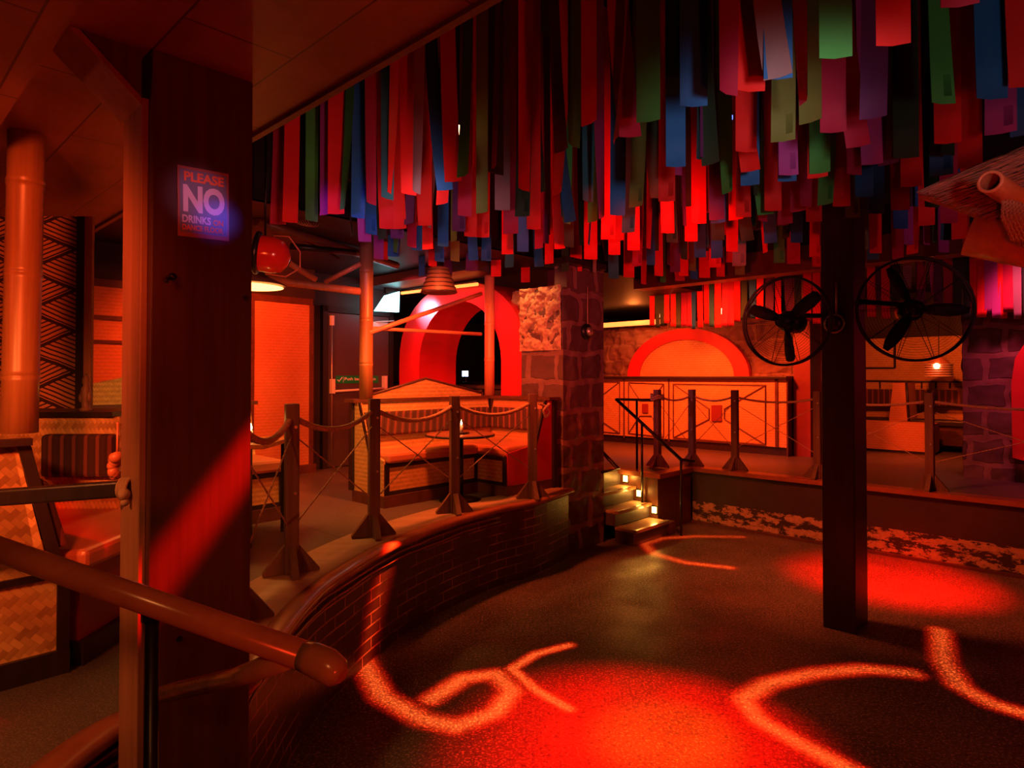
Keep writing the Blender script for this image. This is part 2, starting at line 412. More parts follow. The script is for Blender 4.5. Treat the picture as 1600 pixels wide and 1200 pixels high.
RC = {'R': ('red', (0.80, 0.012, 0.010)), 'G': ('green', (0.05, 0.36, 0.07)), 'B': ('blue', (0.012, 0.15, 0.46)),
      'P': ('dark purple', (0.11, 0.018, 0.12)), 'M': ('crimson', (0.42, 0.01, 0.06)), 'V': ('violet', (0.42, 0.06, 0.36)),
      'W': ('pale grey', (0.34, 0.25, 0.27)), 'T': ('teal', (0.02, 0.16, 0.22)), 'K': ('dark green', (0.02, 0.06, 0.03)),
      'O': ('olive green', (0.16, 0.20, 0.04))}
RM = {k: cloth(c.replace(' ', '_')+'_cloth', col) for k, (c, col) in RC.items()}
# ------------------------------------------------------------------ shell
struct('floor', MB().obox((-7, -3, -0.1), (16, 0, 0), (0, 17, 0), (0, 0, 0.1)), M['floor'])
# left raised floor: cap's outer edge line, read off the photograph at deck height
edge_px = [(841,783),(785,794),(729,809),(678,826),(628,846),(585,868),(547,892),(520,909),(496,928),(466,960),(438,997),(408,1035),(383,1075)]
edge = [G(x, y, RF) for x, y in edge_px]
edge += [Vector((-1.09, 2.23, RF)), Vector((-1.235, 2.06, RF)), Vector((-1.27, 1.85, RF)), Vector((-1.26, 1.6, RF)), Vector((-1.25, 1.0, RF)), Vector((-1.25, -1.5, RF))]
far = W(5.0, -3.95, RF)
edge = [far] + edge
for p in edge: p.z = RF
def smooth_line(pts, n=4):
    out = []
    for i in range(len(pts)-1):
        p0 = pts[max(i-1, 0)]; p1 = pts[i]; p2 = pts[i+1]; p3 = pts[min(i+2, len(pts)-1)]
        for k in range(n):
            t = k/n
            out.append(0.5*((2*p1)+(p2-p0)*t+(2*p0-5*p1+4*p2-p3)*t*t+(3*p1-p0-3*p2+p3)*t**3))
    return out+[pts[-1]]
edge = smooth_line(edge, 3)
def offs(line, d, z):
    out = []
    for i, p in enumerate(line):
        t = (line[min(i+1, len(line)-1)]-line[max(i-1, 0)]); t.z = 0; t.normalize()
        n = Vector((t.y, -t.x, 0))     # to the left of travel reversed
        q = p+n*d; q.z = z; out.append(q)
    return out
# travel runs towards the camera; the dance floor is on the left hand of travel => positive d below is deck side
def deckside(d, z): return offs(edge, d, z)
m = MB()
poly = deckside(0.05, RF-0.02)
deckpoly = poly + [Vector((-6.5, -1.5, RF-0.02)), Vector((-6.5, 9, RF-0.02)), W(5.0, -7.2, RF-0.02)+Vector((0,2.5,0)), W(5.6, -5.0, RF-0.02)]
n = len(deckpoly)
top = [Vector((p.x, p.y, RF-0.001)) for p in deckpoly]
m.prism([Vector((p.x, p.y, RF-0.12)) for p in deckpoly], (0, 0, 0.12))
struct('trim_1', m, M['lino'], label='dark vinyl flooring of the raised level on the left')
bpy.data.objects['trim_1'].name = 'floor_raised_left'
# curved brick wall
m = MB(); wl = deckside(0.035, 0); L = 0
for i in range(len(wl)-1):
    a, b2 = wl[i], wl[i+1]; d = (b2-a).length
    m.add([a, b2, b2+Z*(RF-0.03), a+Z*(RF-0.03)], [(0,1,2,3)], True, [[(L,0),(L+d,0),(L+d,RF),(L,RF)]]); L += d
wb = deckside(0.16, 0)
for i in range(len(wl)-1):
    m.add([wl[i]+Z*(RF-.03), wl[i+1]+Z*(RF-.03), wb[i+1]+Z*(RF-.03), wb[i]+Z*(RF-.03)], [(0,1,2,3)])
    m.add([wb[i], wb[i+1], wb[i+1]+Z*(RF-.03), wb[i]+Z*(RF-.03)], [(3,2,1,0)])
struct('wall_curved', m, M['brick'], label='curved dark painted brick wall under the raised deck')
# cap moulding: swept profile
def sweep(line_of, prof):
    m = MB(); rows = [line_of(d, z) for d, z in prof]; n = len(rows[0]); k = len(prof)
    vs = [rows[j][i] for i in range(n) for j in range(k)]
    fs = [(i*k+j, i*k+(j+1) % k, (i+1)*k+(j+1) % k, (i+1)*k+j) for i in range(n-1) for j in range(k)]
    m.add(vs, fs, True); return m
capm = sweep(deckside, [(0.10, RF-0.03), (0.03, RF-0.035), (-0.01, RF-0.035), (-0.03, RF-0.015), (-0.028, RF+0.006), (-0.012, RF+0.018), (0.03, RF+0.018), (0.06, RF+0.012), (0.10, RF+0.004)])
struct('trim_1', capm, M['cap'], label='rounded timber kerb running along the curved deck edge')
full_edge = edge; edge = [p for p in edge if p.y > 2.6]
inner = sweep(deckside, [(0.095, RF-0.01), (0.095, RF+0.010), (0.43, RF+0.008), (0.43, RF-0.01)])
struct('trim_2', inner, M['deckply'], label='bare plywood border inside the curved kerb')
edge = full_edge
# cables under the cap
for dz, wob, nm in ((0.075, 0.012, 'upper'), (0.115, 0.014, 'lower')):
    ln = [p+Z*(noise.noise(p*4+Vector((0,0,dz*50)))*wob) for p in offs(edge, 0.022, RF-dz)][6:52]
    c = MB().tube(ln, 0.007, 6)
    tag(obj('wall_cable', c, M['cap']), f'thin {nm} cable clipped along the curved brick wall', 'cable', 'cables on the curved wall')
# right raised floor with its low wall, stair void a 5.72..6.47
AE = 7.25
m = MB()
m.gbox(AE+0.02, 16, -14, 6, RF-0.12, RF); m.gbox(5.72, AE+0.02, -14, -4.37, RF-0.12, RF-0.0005); m.gbox(6.50, AE+0.03, -4.37, -3.88, RF-0.12, RF-0.0007)
m.gbox(3.9, 5.72, -14, -6.0, RF-0.12, RF-0.002)
o = struct('floor_raised_right', m, M['lino'], label='dark vinyl flooring of the raised level by the bar')
def uvwall(p0, p1, z0, z1, m=None, flip=False):
    m = m or MB(); d = (p1-p0).length
    a, b2 = Vector((p0.x, p0.y, z0)), Vector((p1.x, p1.y, z0))
    m.add([a, b2, b2+Z*(z1-z0), a+Z*(z1-z0)], [(0,1,2,3)] if not flip else [(3,2,1,0)], False,
          [[(0,z0),(d,z0),(d,z1),(0,z1)]] if not flip else [[(0,z1),(d,z1),(d,z0),(0,z0)]]); return m
m = MB(); uvwall(W(AE, -3.84, 0), W(AE, 6, 0), 0, RF-0.03, m)
struct('wall_low', m, M['flake'], label='low flaking painted wall along the far side of the dance floor')
m = MB().gbox(6.47, AE, -4.37, -3.86, 0, RF-0.04)
struct('wall_stair', m, M['trim'], label='dark timber cheek wall beside the stairs')
m = MB().gbox(AE-0.06, AE+0.12, -3.9, 6, RF-0.035, RF+0.012)
struct('trim_3', m, M['cap'], label='timber kerb along the edge of the bar level')
m = MB().gbox(6.42, AE-0.06, -3.96, -3.80, RF-0.04, RF+0.014).gbox(6.42, 6.52, -4.5, -3.96, RF-0.04, RF+0.014)
struct('trim_4', m, M['cap'], label='timber kerb capping the stair cheek wall')
m = MB().gbox(AE-0.035, AE, -3.84, 6, 0, 0.03)
struct('trim_5', m, M['trim'])
# ceilings
CE = 1.115
m = MB(); m.obox(W(-3, -7, 2.74), U*(CE+3), V*14, Z*0.06)
struct('ceiling_ply', m, M['ply'], label='low plywood panelled ceiling over the raised left side')
m = MB().gbox(CE-0.005, CE+0.02, -7, 7, 2.725, 2.86)
struct('trim_6', m, M['post'])
m = MB().gbox(-1.0, 0.36, -7, 7, 2.62, 2.7395)
struct('trim_7', m, M['ply'], label='lower timber soffit boards at the top left')
m = MB().gbox(-0.5, 16, -4.45, 7, 4.75, 4.85); struct('ceiling', m, M['black'], label='high black ceiling above the hanging strips')
m = MB().gbox(CE, 5.0, -9, -4.45, 3.05, 3.15).gbox(5.0, 16, -14, -4.45, 3.05, 3.15).gbox(AE+.1, 16, -4.45, 7, 3.2, 3.3)
struct('ceiling_low', m, M['black'])
m = MB().gbox(CE, 16, -4.5, -4.45, 3.05, 4.8); struct('wall_upper_left', m, M['black'])
m = MB().gbox(AE-0.05, AE+0.12, -4.45, 7, 3.2, 4.8); struct('wall_upper_right', m, M['black'])
m = MB().gbox(AE-0.12, AE+0.12, -4.6, 7, 2.93, 3.2); struct('trim_8', m, M['trim'], label='dark timber beam above the edge of the bar level')
m = MB().gbox(CE-0.0, CE+0.06, -4.45, 7, 2.86, 4.8); struct('wall_upper_near', m, M['black'])
# outer walls
m = MB().gbox(-4, 3.86, -7.0, -6.9, RF-0.1, 3.1); struct('wall_left', m, M['dark'])
m = MB().gbox(3.86, 5.1, -7.2, -7.08, RF-0.1, 3.1); struct('wall_door', m, M['dark'])
m = MB().gbox(12.4, 12.5, -14, 7, RF-0.1, 3.3); struct('wall_back', m, M['dark'])
m = MB().gbox(5.1, 12.5, -11.1, -11, RF-0.1, 3.3); struct('wall_far_left', m, M['dark'])
m = MB().gbox(-3, 12.5, 6.9, 7, 0, 4.8); struct('wall_right', m, M['dark'])
# ------------------------------------------------------------------ woven wall panels on the left back wall
bl = -6.9
for k, (a0, a1) in enumerate(((-1.2, 0.75), (0.80, 2.05), (2.10, 3.05), (3.10, 3.80))):
    lab = ['woven matting wall panel behind the zigzag cloth', 'woven matting wall panel seen just left of the big timber post', 'woven matting wall panel behind the pendant lamp', 'tall woven matting wall panel beside the black fire door'][k]
    t = thing('wall_panel', lab, 'wall panel', W((a0+a1)/2, bl, RF), 'woven panels on the left wall')
    obj('matting', MB().gbox(a0, a1, bl, bl+0.02, RF+0.10, 2.63), M['wovenred'], t)
    fr = MB().gbox(a0-.02, a1+.02, bl, bl+0.035, 2.63, 2.70).gbox(a1-.02, a1+.03, bl, bl+.035, RF+.1, 2.63).gbox(a0-.02, a0+.02, bl, bl+.035, RF+.1, 2.63)
    if k < 3: fr.gbox(a0, a1, bl, bl+.035, 2.32, 2.36).gbox(a0, a1, bl, bl+.035, 2.10, 2.13)
    obj('frame', fr, M['trim'], t)
struct('baseboard_left', MB().gbox(-3, 3.86, bl, bl+0.05, RF, RF+0.10), M['trim'])
# ------------------------------------------------------------------ fire door
bd = -7.08
t = thing('fire_door', 'black fire door with push bar and vertical bolt rod', 'door', W(4.5, bd, RF))
a0 = AB(PB(508, 600, bd))[0]; a1 = AB(PB(604, 600, bd))[0]
obj('door_leaf', MB().gbox(a0, a1, bd, bd+0.045, RF+0.01, 2.58), M['door'], t, bevel=0.004)
obj('door_frame', MB().gbox(a0-.07, a0, bd, bd+.07, RF, 2.66).gbox(a1, a1+.06, bd, bd+.07, RF, 2.66).gbox(a0-.07, a1+.06, bd, bd+.07, 2.585, 2.66), M['black'], t)
zb = PB(560, 607, bd+.1).z
pb = MB().tube([W(a0+.06, bd+.1, zb-.03), W(a1-.08, bd+.1, zb)], 0.014, 8)
obj('push_bar', pb, M['white'], t)
for aa, zz in ((a0+.05, zb), (a1-.09, zb+.04)):
    obj('bar_bracket', MB().gbox(aa-.02, aa+.025, bd+.045, bd+.115, zz-.06, zz+.12), M['white'], t, bevel=0.005)
obj('bolt_rod', MB().tube([W(a0+.05, bd+.07, RF+.06), W(a0+.05, bd+.07, 2.5)], 0.008, 8), M['steel'], t)
obj('bolt_keep', MB().gbox(a0+.03, a0+.07, bd+.045, bd+.09, 2.42, 2.54), M['white'], t)
obj('door_closer', MB().gbox(a1-.28, a1-.05, bd+.045, bd+.1, 2.44, 2.50).tube([W(a1-.25, bd+.09, 2.5), W(a1-.02, bd+.2, 2.52)], 0.008, 6), M['white'], t)
def lettering(name, body, mat, parent, o, x, y, w, h, bold=0.0):
    """flat extruded text: o lower-left corner, x / y unit directions"""
    cu = bpy.data.curves.new(name, 'FONT'); cu.body = body; cu.extrude = 0.02; cu.offset = bold; cu.resolution_u = 4
    tmp = bpy.data.objects.new(name, cu); C.objects.link(tmp)
    bpy.context.view_layer.update()
    me = bpy.data.meshes.new_from_object(tmp.evaluated_get(bpy.context.evaluated_depsgraph_get()))
    bpy.data.objects.remove(tmp)
    xs = [v.co.x for v in me.vertices]; ys = [v.co.y for v in me.vertices]
    x0, x1, y0, y1 = min(xs), max(xs), min(ys), max(ys); nrm = x.cross(y); off = loc_of(parent)
    for v in me.vertices:
        c = v.co.copy()
        v.co = o + x*((c.x-x0)/(x1-x0)*w) + y*((c.y-y0)/(y1-y0)*h) + nrm*(0.0012+c.z*0.03) - off
    me.materials.clear(); me.materials.append(mat); me.name = name
    ob = bpy.data.objects.new(name, me); C.objects.link(ob); ob.parent = parent; return ob
M['signgreen'] = plain('sign_green', (0.0, 0.30, 0.10), 0.4, var=0.05, bmp=0)
M['signwhite'] = plain('sign_white', (0.8, 0.8, 0.8), 0.4, var=0.05, bmp=0)
s0 = PB(525, 599, bd+.05); s1 = PB(578, 588, bd+.05)
sa0 = AB(s0)[0]; sz0 = s0.z
t = thing('door_sign', 'small green sign reading Push bar to open on the fire door', 'sign', W(sa0, bd+.05, sz0))
sgp = obj('sign_plate', MB().gbox(sa0, sa0+.62, bd+.046, bd+.05, sz0, sz0+.095), M['signgreen'], t)
lettering('lettering', 'Push bar to open', M['signwhite'], sgp, W(sa0+.12, bd+.05, sz0+.025), U, Z, 0.46, 0.05, 0.012)
ck = MB().tube([W(sa0+.02, bd+.052, sz0+.045), W(sa0+.04, bd+.052, sz0+.022), W(sa0+.085, bd+.052, sz0+.075)], 0.006, 6).gbox(sa0+.10, sa0+.104, bd+.05, bd+.053, sz0+.012, sz0+.083)
obj('tick_symbol', ck, M['signwhite'], sgp)
# ------------------------------------------------------------------ booths
def booth_seatrun(t, a0, a1, b0, b1, back, zr=RF, mat_front=None, cush=True):
    """box base + seat cushion + tilted back. back: 'b-' back along low b, 'a+' back along high a"""
    f = 0.06
    base = MB().gbox(a0, a1, b0, b1, zr+.10, zr+.36)
    obj('seat_base', base, mat_front or M['woven'], t)
    obj('skirting', MB().gbox(a0-.02, a1+.02, b0-.01, b1+.02, zr, zr+.10), M['trim'], t)
def frame_edges(m, a0, a1, b, z0, z1, w=.03, d=.012):      # trim round a panel facing +v
    m.gbox(a0, a1, b, b+d, z0, z0+w).gbox(a0, a1, b, b+d, z1-w, z1).gbox(a0, a0+w, b, b+d, z0, z1).gbox(a1-w, a1, b, b+d, z0, z1)
# --- booth in the middle (L of two benches)
A0, A1, AF = 3.215, 4.285, 4.93
B0, B1, BF = -5.02, -4.556, -4.16
t = thing('corner_booth', 'woven matting corner booth with tan seats beside the stone pillar', 'booth', W(4.1, -4.8, RF), 'seating booths')
obj('seat_base', MB().gbox(A0, AF, B0, B1, RF+.10, RF+.37).gbox(A1, AF, B1, BF, RF+.10, RF+.37), M['woven'], t)
obj('skirting', MB().gbox(A0-.03, A1+.02, B0, B1+.03, RF, RF+.10).gbox(A1-.02, AF+.03, B0, BF+.03, RF, RF+.10), M['trim'], t)
fr = MB(); frame_edges(fr, A0, A1, B1, RF+.1, RF+.37, .035); frame_edges(fr, A1, AF, BF, RF+.1, RF+.37, .035)
fr.gbox(A1-.012, A1, B1, BF, RF+.33, RF+.37).gbox(A1-.012, A1, B1, BF, RF+.1, RF+.13).gbox(A1-.014, A1+.02, BF-.035, BF+.01, RF+.1, RF+.37)
fr.gbox(A0-.012, A0, B0, B1, RF+.34, RF+.37).gbox(A0-.012, A0+.02, B1-.035, B1+.012, RF+.1, RF+.37)
obj('base_frame', fr, M['blackwood'], t)
obj('seat_cushion', MB().gbox(A0+.01, A1, B0+.1, B1+.03, RF+.37, RF+.46), M['leather'], t, bevel=0.025)
obj('seat_cushion', MB().gbox(A1+.005, AF-.1, B0+.1, BF+.0, RF+.37, RF+.46), M['leather'], t, bevel=0.025)
# backs, leaning; built as prisms
def back_b(t, a0, a1, bb, top, zs, mat, mc, cush=(0.2, .42)):
    lean = .13
    obj('backrest', MB().prism([W(a0, bb, zs), W(a0, bb+lean+.05, zs), W(a0, bb+.05, top), W(a0, bb, top)], U*(a1-a0)), mat, t)
    f = lambda z: bb+.05+lean*(top-z)/(top-zs)
    z0 = zs+cush[0]; z1 = zs+cush[1]
    obj('back_cushion', MB().prism([W(a0+.02, f(z0), z0), W(a0+.02, f(z0)+.06, z0+.01), W(a0+.02, f(z1)+.05, z1-.01), W(a0+.02, f(z1), z1)], U*(a1-a0-.05)), mc, t, bevel=0.015)
def back_a(t, b0, b1, aa, top, zs, mat, mc, cush=(0.2, .42)):
    lean = .13
    obj('backrest', MB().prism([W(aa, b0, zs), W(aa-lean-.05, b0, zs), W(aa-.05, b0, top), W(aa, b0, top)], V*(b1-b0)), mat, t)
    f = lambda z: aa-.05-lean*(top-z)/(top-zs)
    z0 = zs+cush[0]; z1 = zs+cush[1]
    obj('back_cushion', MB().prism([W(f(z0), b0+.02, z0), W(f(z0)-.06, b0+.02, z0+.01), W(f(z1)-.05, b0+.02, z1-.01), W(f(z1), b0+.02, z1)], V*(b1-b0-.04)), mc, t, bevel=0.015)
top = 1.555
back_b(t, A0, AF-.1, B0, top, RF+.37, M['woven'], M['ribbed'], (.21, .43))
back_a(t, B0+.1, BF, AF, top, RF+.37, M['wovenred'], M['ribbed'], (.21, .43))
obj('top_rail', MB().gbox(A0-.06, AF+.06, B0-.09, B0+.07, top, top+.03).gbox(AF-.09, AF+.08, B0, BF+.06, top, top+.03), M['trim'], t)
# end panels (left end and right end)
lp = [W(A0-.02, B0-.02, RF+.1), W(A0-.02, B1+.0, RF+.1), W(A0-.02, B1+.0, RF+.40), W(A0-.02, B0+.27, RF+.46), W(A0-.02, B0+.10, top), W(A0-.02, B0-.02, top)]
obj('end_panel', MB().prism(lp, U*.02), M['woven'], t)
rp = [W(AF+.02, BF+.0, RF+.1), W(A1+.0, BF+.0, RF+.1), W(A1+.0, BF+.0, RF+.40), W(AF-.25, BF, RF+.46), W(AF-.10, BF, top), W(AF+.02, BF, top)]
obj('end_panel', MB().prism(rp, V*.02), M['redwall'], t)
obj('corner_post', MB().gbox(A0-.05, A0-.02, B0-.03, B0+.02, RF+.1, top), M['blackwood'], t)
pst = MB().gbox(AF-.01, AF+.04, BF+.01, BF+.05, RF, top+.01)
pst.prism([W(AF-.28, BF+.02, RF+.45), W(AF-.25, BF+.02, RF+.45), W(AF-.10, BF+.02, top), W(AF-.13, BF+.02, top)], V*.02)
obj('panel_edge', pst, M['blackwood'], t); pst = MB()
pst.prism([W(A0-.02, B0+.25, RF+.45), W(A0-.02, B0+.28, RF+.45), W(A0-.02, B0+.12, top), W(A0-.02, B0+.09, top)], U*-.012)
obj('panel_edge', pst, M['blackwood'], t)
pk = PB(665, 591, B0); pa = AB(pk)[0]; g0 = AB(PB(575, 610, B0))[0]; g1 = AB(PB(752, 614, B0))[0]
obj('gable', MB().prism([W(g0, B0-.03, top+.03), W(g1, B0-.03, top+.03), W(g1, B0-.03, top+.06), W(pa, B0-.03, pk.z), W(g0, B0-.03, top+.06)], V*.03), M['woven'], t)
obj('gable_trim', MB().tube([W(g0, B0, top+.06), W(pa, B0, pk.z), W(g1, B0, top+.06)], .012, 6), M['trim'], t)
# --- booth behind the big post
Q0, Q1, R0, R1 = 0.95, 2.42, -5.45, -4.80
t = thing('corner_booth', 'amber lit woven booth with a gabled back behind the big timber post', 'booth', W(1.7, -5.1, RF), 'seating booths')
obj('seat_base', MB().gbox(Q0, Q1, R0, R1, RF+.10, RF+.37), M['woven'], t)
obj('skirting', MB().gbox(Q0-.03, Q1+.03, R0, R1+.03, RF, RF+.10), M['trim'], t)
fr = MB(); frame_edges(fr, Q0, Q1, R1, RF+.1, RF+.37, .035); obj('base_frame', fr, M['blackwood'], t)
obj('seat_cushion', MB().gbox(Q0+.01, Q1-.01, R0+.1, R1+.03, RF+.37, RF+.47), M['leather'], t, bevel=0.025)
back_b(t, Q0, Q1, R0, 1.55, RF+.37, M['woven'], M['ribbed'], (.2, .42))
obj('top_rail', MB().gbox(Q0-.06, Q1+.06, R0-.09, R0+.07, 1.55, 1.58), M['trim'], t)
obj('gable', MB().prism([W(Q0, R0-.03, 1.58), W(Q1-.1, R0-.03, 1.58), W(Q1-.1, R0-.03, 1.61), W(1.55, R0-.03, 1.80), W(Q0, R0-.03, 1.66)], V*.03), M['woven'], t)
# --- near booth at the left edge
cx1, cy1 = -1.68, 2.44
t = thing('corner_booth', 'nearest woven matting booth at the left edge of the photo', 'booth', (-2.0, 2.9, RF), 'seating booths')
e0 = Vector((cx1, cy1, 0))
def E(s, z, dn=0): return Vector((e0.x, e0.y, 0)) - U*s - V*dn + Z*z       # along the end panel to the left
tl = 1.535
pan = [E(0, RF+.09), E(.9, RF+.09), E(.9, tl), E(.165, tl), E(.07, RF+.42), E(.0, RF+.40)]
sp = lambda px, py: None
obj('end_panel', MB().prism(pan, -V*.02), M['wovenbig'], t)
fr = MB()
fr.prism([E(.165, tl), E(.125, tl), E(.02, RF+.40), E(.06, RF+.40)], V*.014)
fr.prism([E(.9, tl), E(.125, tl), E(.125, tl+.025), E(.9, tl+.025)], V*.05)
fr.prism([E(-.0, RF+.05), E(.04, RF+.05), E(.04, RF+.40), E(-.0, RF+.40)], V*.014)
fr.prism([E(-.0, RF+.36), E(.9, RF+.36), E(.9, RF+.385), E(-.0, RF+.385)], V*.014)
fr.prism([E(-.0, RF+.0), E(.9, RF+.0), E(.9, RF+.09), E(-.0, RF+.09)], V*.02)
obj('panel_frame', fr, M['blackwood'], t)
# bench going away from the camera
d1 = 3.28
obj('seat_base', MB().box(-2.3, cx1+.0, 2.50, d1+.35, RF+.09, RF+.36), M['darkred'], t)
obj('skirting', MB().box(-2.3, cx1+.03, 2.48, d1+.4, RF, RF+.09), M['blackwood'], t)
obj('seat_cushion', MB().box(-2.35, cx1+.03, 2.49, d1+.1, RF+.36, RF+.44), M['leather'], t, bevel=0.02)
obj('side_backrest', MB().prism([E(.10, RF+.42), E(.175, tl), E(.45, tl), E(.45, RF+.42)], -V*.85), M['wovenbig'], t)
obj('side_cushion', MB().prism([E(.11, RF+.74, .02), E(.065, RF+.72, .02), E(.0, RF+.47, .02), E(.05, RF+.46, .02)], -V*.6), M['ribbed'], t, bevel=.01)
# far return facing us
bx0, bx1 = -2.75, -1.98
obj('backrest', MB().box(-2.9, P(187, 700, d1).x, d1, d1+.06, RF+.44, 1.58), M['wovenbig'], t)
c0 = P(70, 745, d1-.03); c1 = P(183, 678, d1-.03)
obj('back_cushion', MB().box(c0.x, c1.x, d1-.07, d1, c0.z, c1.z), M['ribbed'], t, bevel=0.02)
obj('top_rail', MB().box(-2.9, P(181, 648, d1).x, d1-.03, d1+.36, 1.58, 1.605), M['blackwood'], t)
# side cushions, dark edge
# zigzag cloth panel standing on the booth's rim
dz = 3.5
q = lambda px, py: P(px, py, dz)
b0 = P(141, 652, dz); t0 = P(144, 338, dz); l0 = P(-60, 300, dz)
m = MB(); x0, x1 = l0.x, b0.x; z0, z1 = 1.612, t0.z
N = 8
for i in range(N):
    for j in range(1):
        xa = x0+(x1-x0)*i/N; xb = x0+(x1-x0)*(i+1)/N
        m.add([(xa, dz, z0), (xb, dz, z0), (xb, dz, z1), (xa, dz, z1)], [(0,1,2,3)], False,
              [[(x1-xa-.085, z0), (x1-xb-.085, z0), (x1-xb-.085, z1), (x1-xa-.085, z1)]])
m.box(x0, x1, dz+.002, dz+.022, z0, z1)
tag(obj('zigzag_screen', m, M['tapa']), 'orange cloth screen painted with black zigzags and hatching behind the bamboo pole', 'screen')
# carved figurine on rim
fp = P(134, 645, d1+.05); fp.z = 1.605
m = MB().lathe([(.028, 0), (.03, .012), (.018, .02), (.020, .05), (.026, .085), (.022, .12), (.012, .135), (.018, .15), (.017, .17), (.006, .195)], fp, seg=14)
m.sphere(fp+Vector((.024, -.01, .075)), .011, sc=(1, 1, 2.6)); m.sphere(fp+Vector((-.02, -.01, .07)), .010, sc=(1, 1, 2.6))
tag(obj('carved_figurine', m, M['postlight']), 'small pale carved figurine standing on the booth rim by the zigzag screen', 'figurine')
# ------------------------------------------------------------------ bamboo
def bamboo(name, p0, p1, r, label, nodes=(0.33, 0.7), mat='bamboo', group=None):
    p0, p1 = Vector(p0), Vector(p1); d = p1-p0; L = d.length; pr = [(r*.6, 0), (r, 0.002)]
    for k in nodes:
        h = k*L; pr += [(r*.985, h-.02), (r*1.05, h-.004), (r*.95, h), (r*1.05, h+.005), (r*.985, h+.02)]
    pr += [(r, L-.002), (r*.6, L)]
    m = MB().lathe(pr, p0, d, 20)
    return tag(obj(name, m, M[mat], origin=p0), label, 'bamboo pole', group)
a = G(30, 683, 1.56); a = P(30, 684, 2.51)
bamboo('bamboo_pole', Vector((a.x, a.y, 1.562)), P(42, 214, 2.51)+Z*.015, .062, 'thick red-lit bamboo pole in front of the zigzag screen', (.19, .53, .83), group='bamboo poles')
pz = AB(PB(572, 600, B0))[0]
bamboo('bamboo_pole', W(pz, B0, top+.03), W(pz, B0, 3.04), .062, 'bamboo pole rising from the left end of the middle booth', (.22, .5, .8), group='bamboo poles')
bamboo('bamboo_pole', W(AF-.02, B0, top+.03), W(AF-.02, B0, 2.90), .055, 'bamboo pole at the back corner of the middle booth, before the red arch', (.3, .6), 'bamboored', group='bamboo poles')
bamboo('bamboo_pole', W(Q1-.03, R0, 1.58), W(Q1-.03, R0, 3.04), .055, 'bamboo pole just under the amber pendant lamp', (.2, .5, .8), group='bamboo poles')
bp = lambda px, py, b: PB(px, py, b)
bamboo('bamboo_rail', PB(577, 513, B0+.02), PB(752, 522, B0+.02), .018, 'thin horizontal bamboo rail between the two middle bamboo poles', (.3, .7), 'bamboored', 'bamboo rails and braces')
bamboo('bamboo_brace', PB(577, 520, B0+.05), PB(752, 459, B0+.05), .022, 'slanting bamboo brace crossing in front of the red arch', (.3, .7), 'bamboored', 'bamboo rails and braces')
bamboo('bamboo_rail', PB(420, 437, R0+.1), PB(566, 456, B0-.02), .035, 'thick horizontal bamboo rail right of the amber pendant lamp', (.3, .55, .8), 'bamboored', 'bamboo rails and braces')
bamboo('bamboo_brace', PB(452, 411, R0+.1), PB(494, 437, R0+.1), .026, 'short bamboo brace sloping down right from the red drum', (.5,), 'bamboored', 'bamboo rails and braces')
bamboo('bamboo_brace', PB(507, 441, R0+.15), PB(564, 412, B0), .022, 'short bamboo brace sloping up right to the middle bamboo pole', (.5,), 'bamboored', 'bamboo rails and braces')
# ------------------------------------------------------------------ pendant lamp with drum
lc = P(392, 446, 4.55)
t = thing('pendant_lamp', 'amber glowing pendant lamp shade half behind the big timber post', 'lamp', lc)
m = MB().lathe([(.235, 0), (.24, .005), (.10, .075), (.085, .10), (.02, .12)], lc, seg=32)
ls = obj('lamp_shade', m, M['basket'], t)
obj('diffuser', MB().lathe([(.22, 0), (.15, .012), (.02, .02)], lc-Z*.012, seg=32), M['amber'], ls)
obj('cord', MB().tube([lc+Z*.1, lc+Z*.78], .006, 6), M['metal'], t)
dc = P(402, 395, 4.2)
t = thing('red_drum', 'glossy red drum-shaped lantern above the amber pendant lamp', 'lantern', dc)
ax = Vector((1, .25, -.12)).normalized()
obj('body', MB().lathe([(.115, 0), (.12, .03), (.12, .1), (.105, .16), (.06, .195), (.01, .21)], dc, ax, 24), M['redlac'], t)
obj('rim', MB().ring(dc, ax, .125, .018, 30, 8), M['metal'], t)
obj('lens', MB().lathe([(.10, 0), (.04, .015)], dc-ax*.02, ax, 24), M['leather'], t)
obj('wire_loop', MB().tube([dc+ax*.1+Z*.13, dc+ax*.2+Z*.14, dc+ax*.27+Z*.05, dc+ax*.27-Z*.06, dc+ax*.18-Z*.13, dc+ax*.05-Z*.13], .005, 6), M['leather'], t)
obj('hanger', MB().tube([dc+ax*.05+Z*.12, dc+ax*.05+Z*.8], .008, 6), M['metal'], t)
# ------------------------------------------------------------------ tables
def candle_set(p, label, h=.09, plate=.075):
    t = thing('candle', label, 'candle', p, 'lit candles on the tables')
    obj('saucer', MB().lathe([(.03, 0), (plate, .008), (plate, .014), (.03, .010)], p+Z*.001, seg=24), M['blackwood'], t)
    wx = obj('wax', MB().lathe([(.014, .012), (.014, h), (.004, h+.003)], p, seg=12), M['candle'], t)
    obj('flame', MB().lathe([(.003, h+.005), (.009, h+.016), (.006, h+.034), (.001, h+.05)], p, seg=10), M['flame'], wx)
tc = P(719, 677, 5.8); tp = Vector((tc.x, tc.y, tc.z))
t = thing('round_table', 'round dark table with a candle in front of the middle booth', 'table', (tc.x, tc.y, RF), 'tables')
obj('tabletop', MB().lathe([(.26, -.03), (.305, -.022), (.31, -.01), (.30, 0)], tc, seg=40), M['cap'], t)
obj('table_edge', MB().ring(tc-Z*.016, Z, .306, .011, 44, 8), M['blackwood'], t)
obj('pedestal', MB().tube([(tc.x, tc.y, RF+.02), (tc.x, tc.y, tc.z-.03)], .03, 12), M['metal'], t)
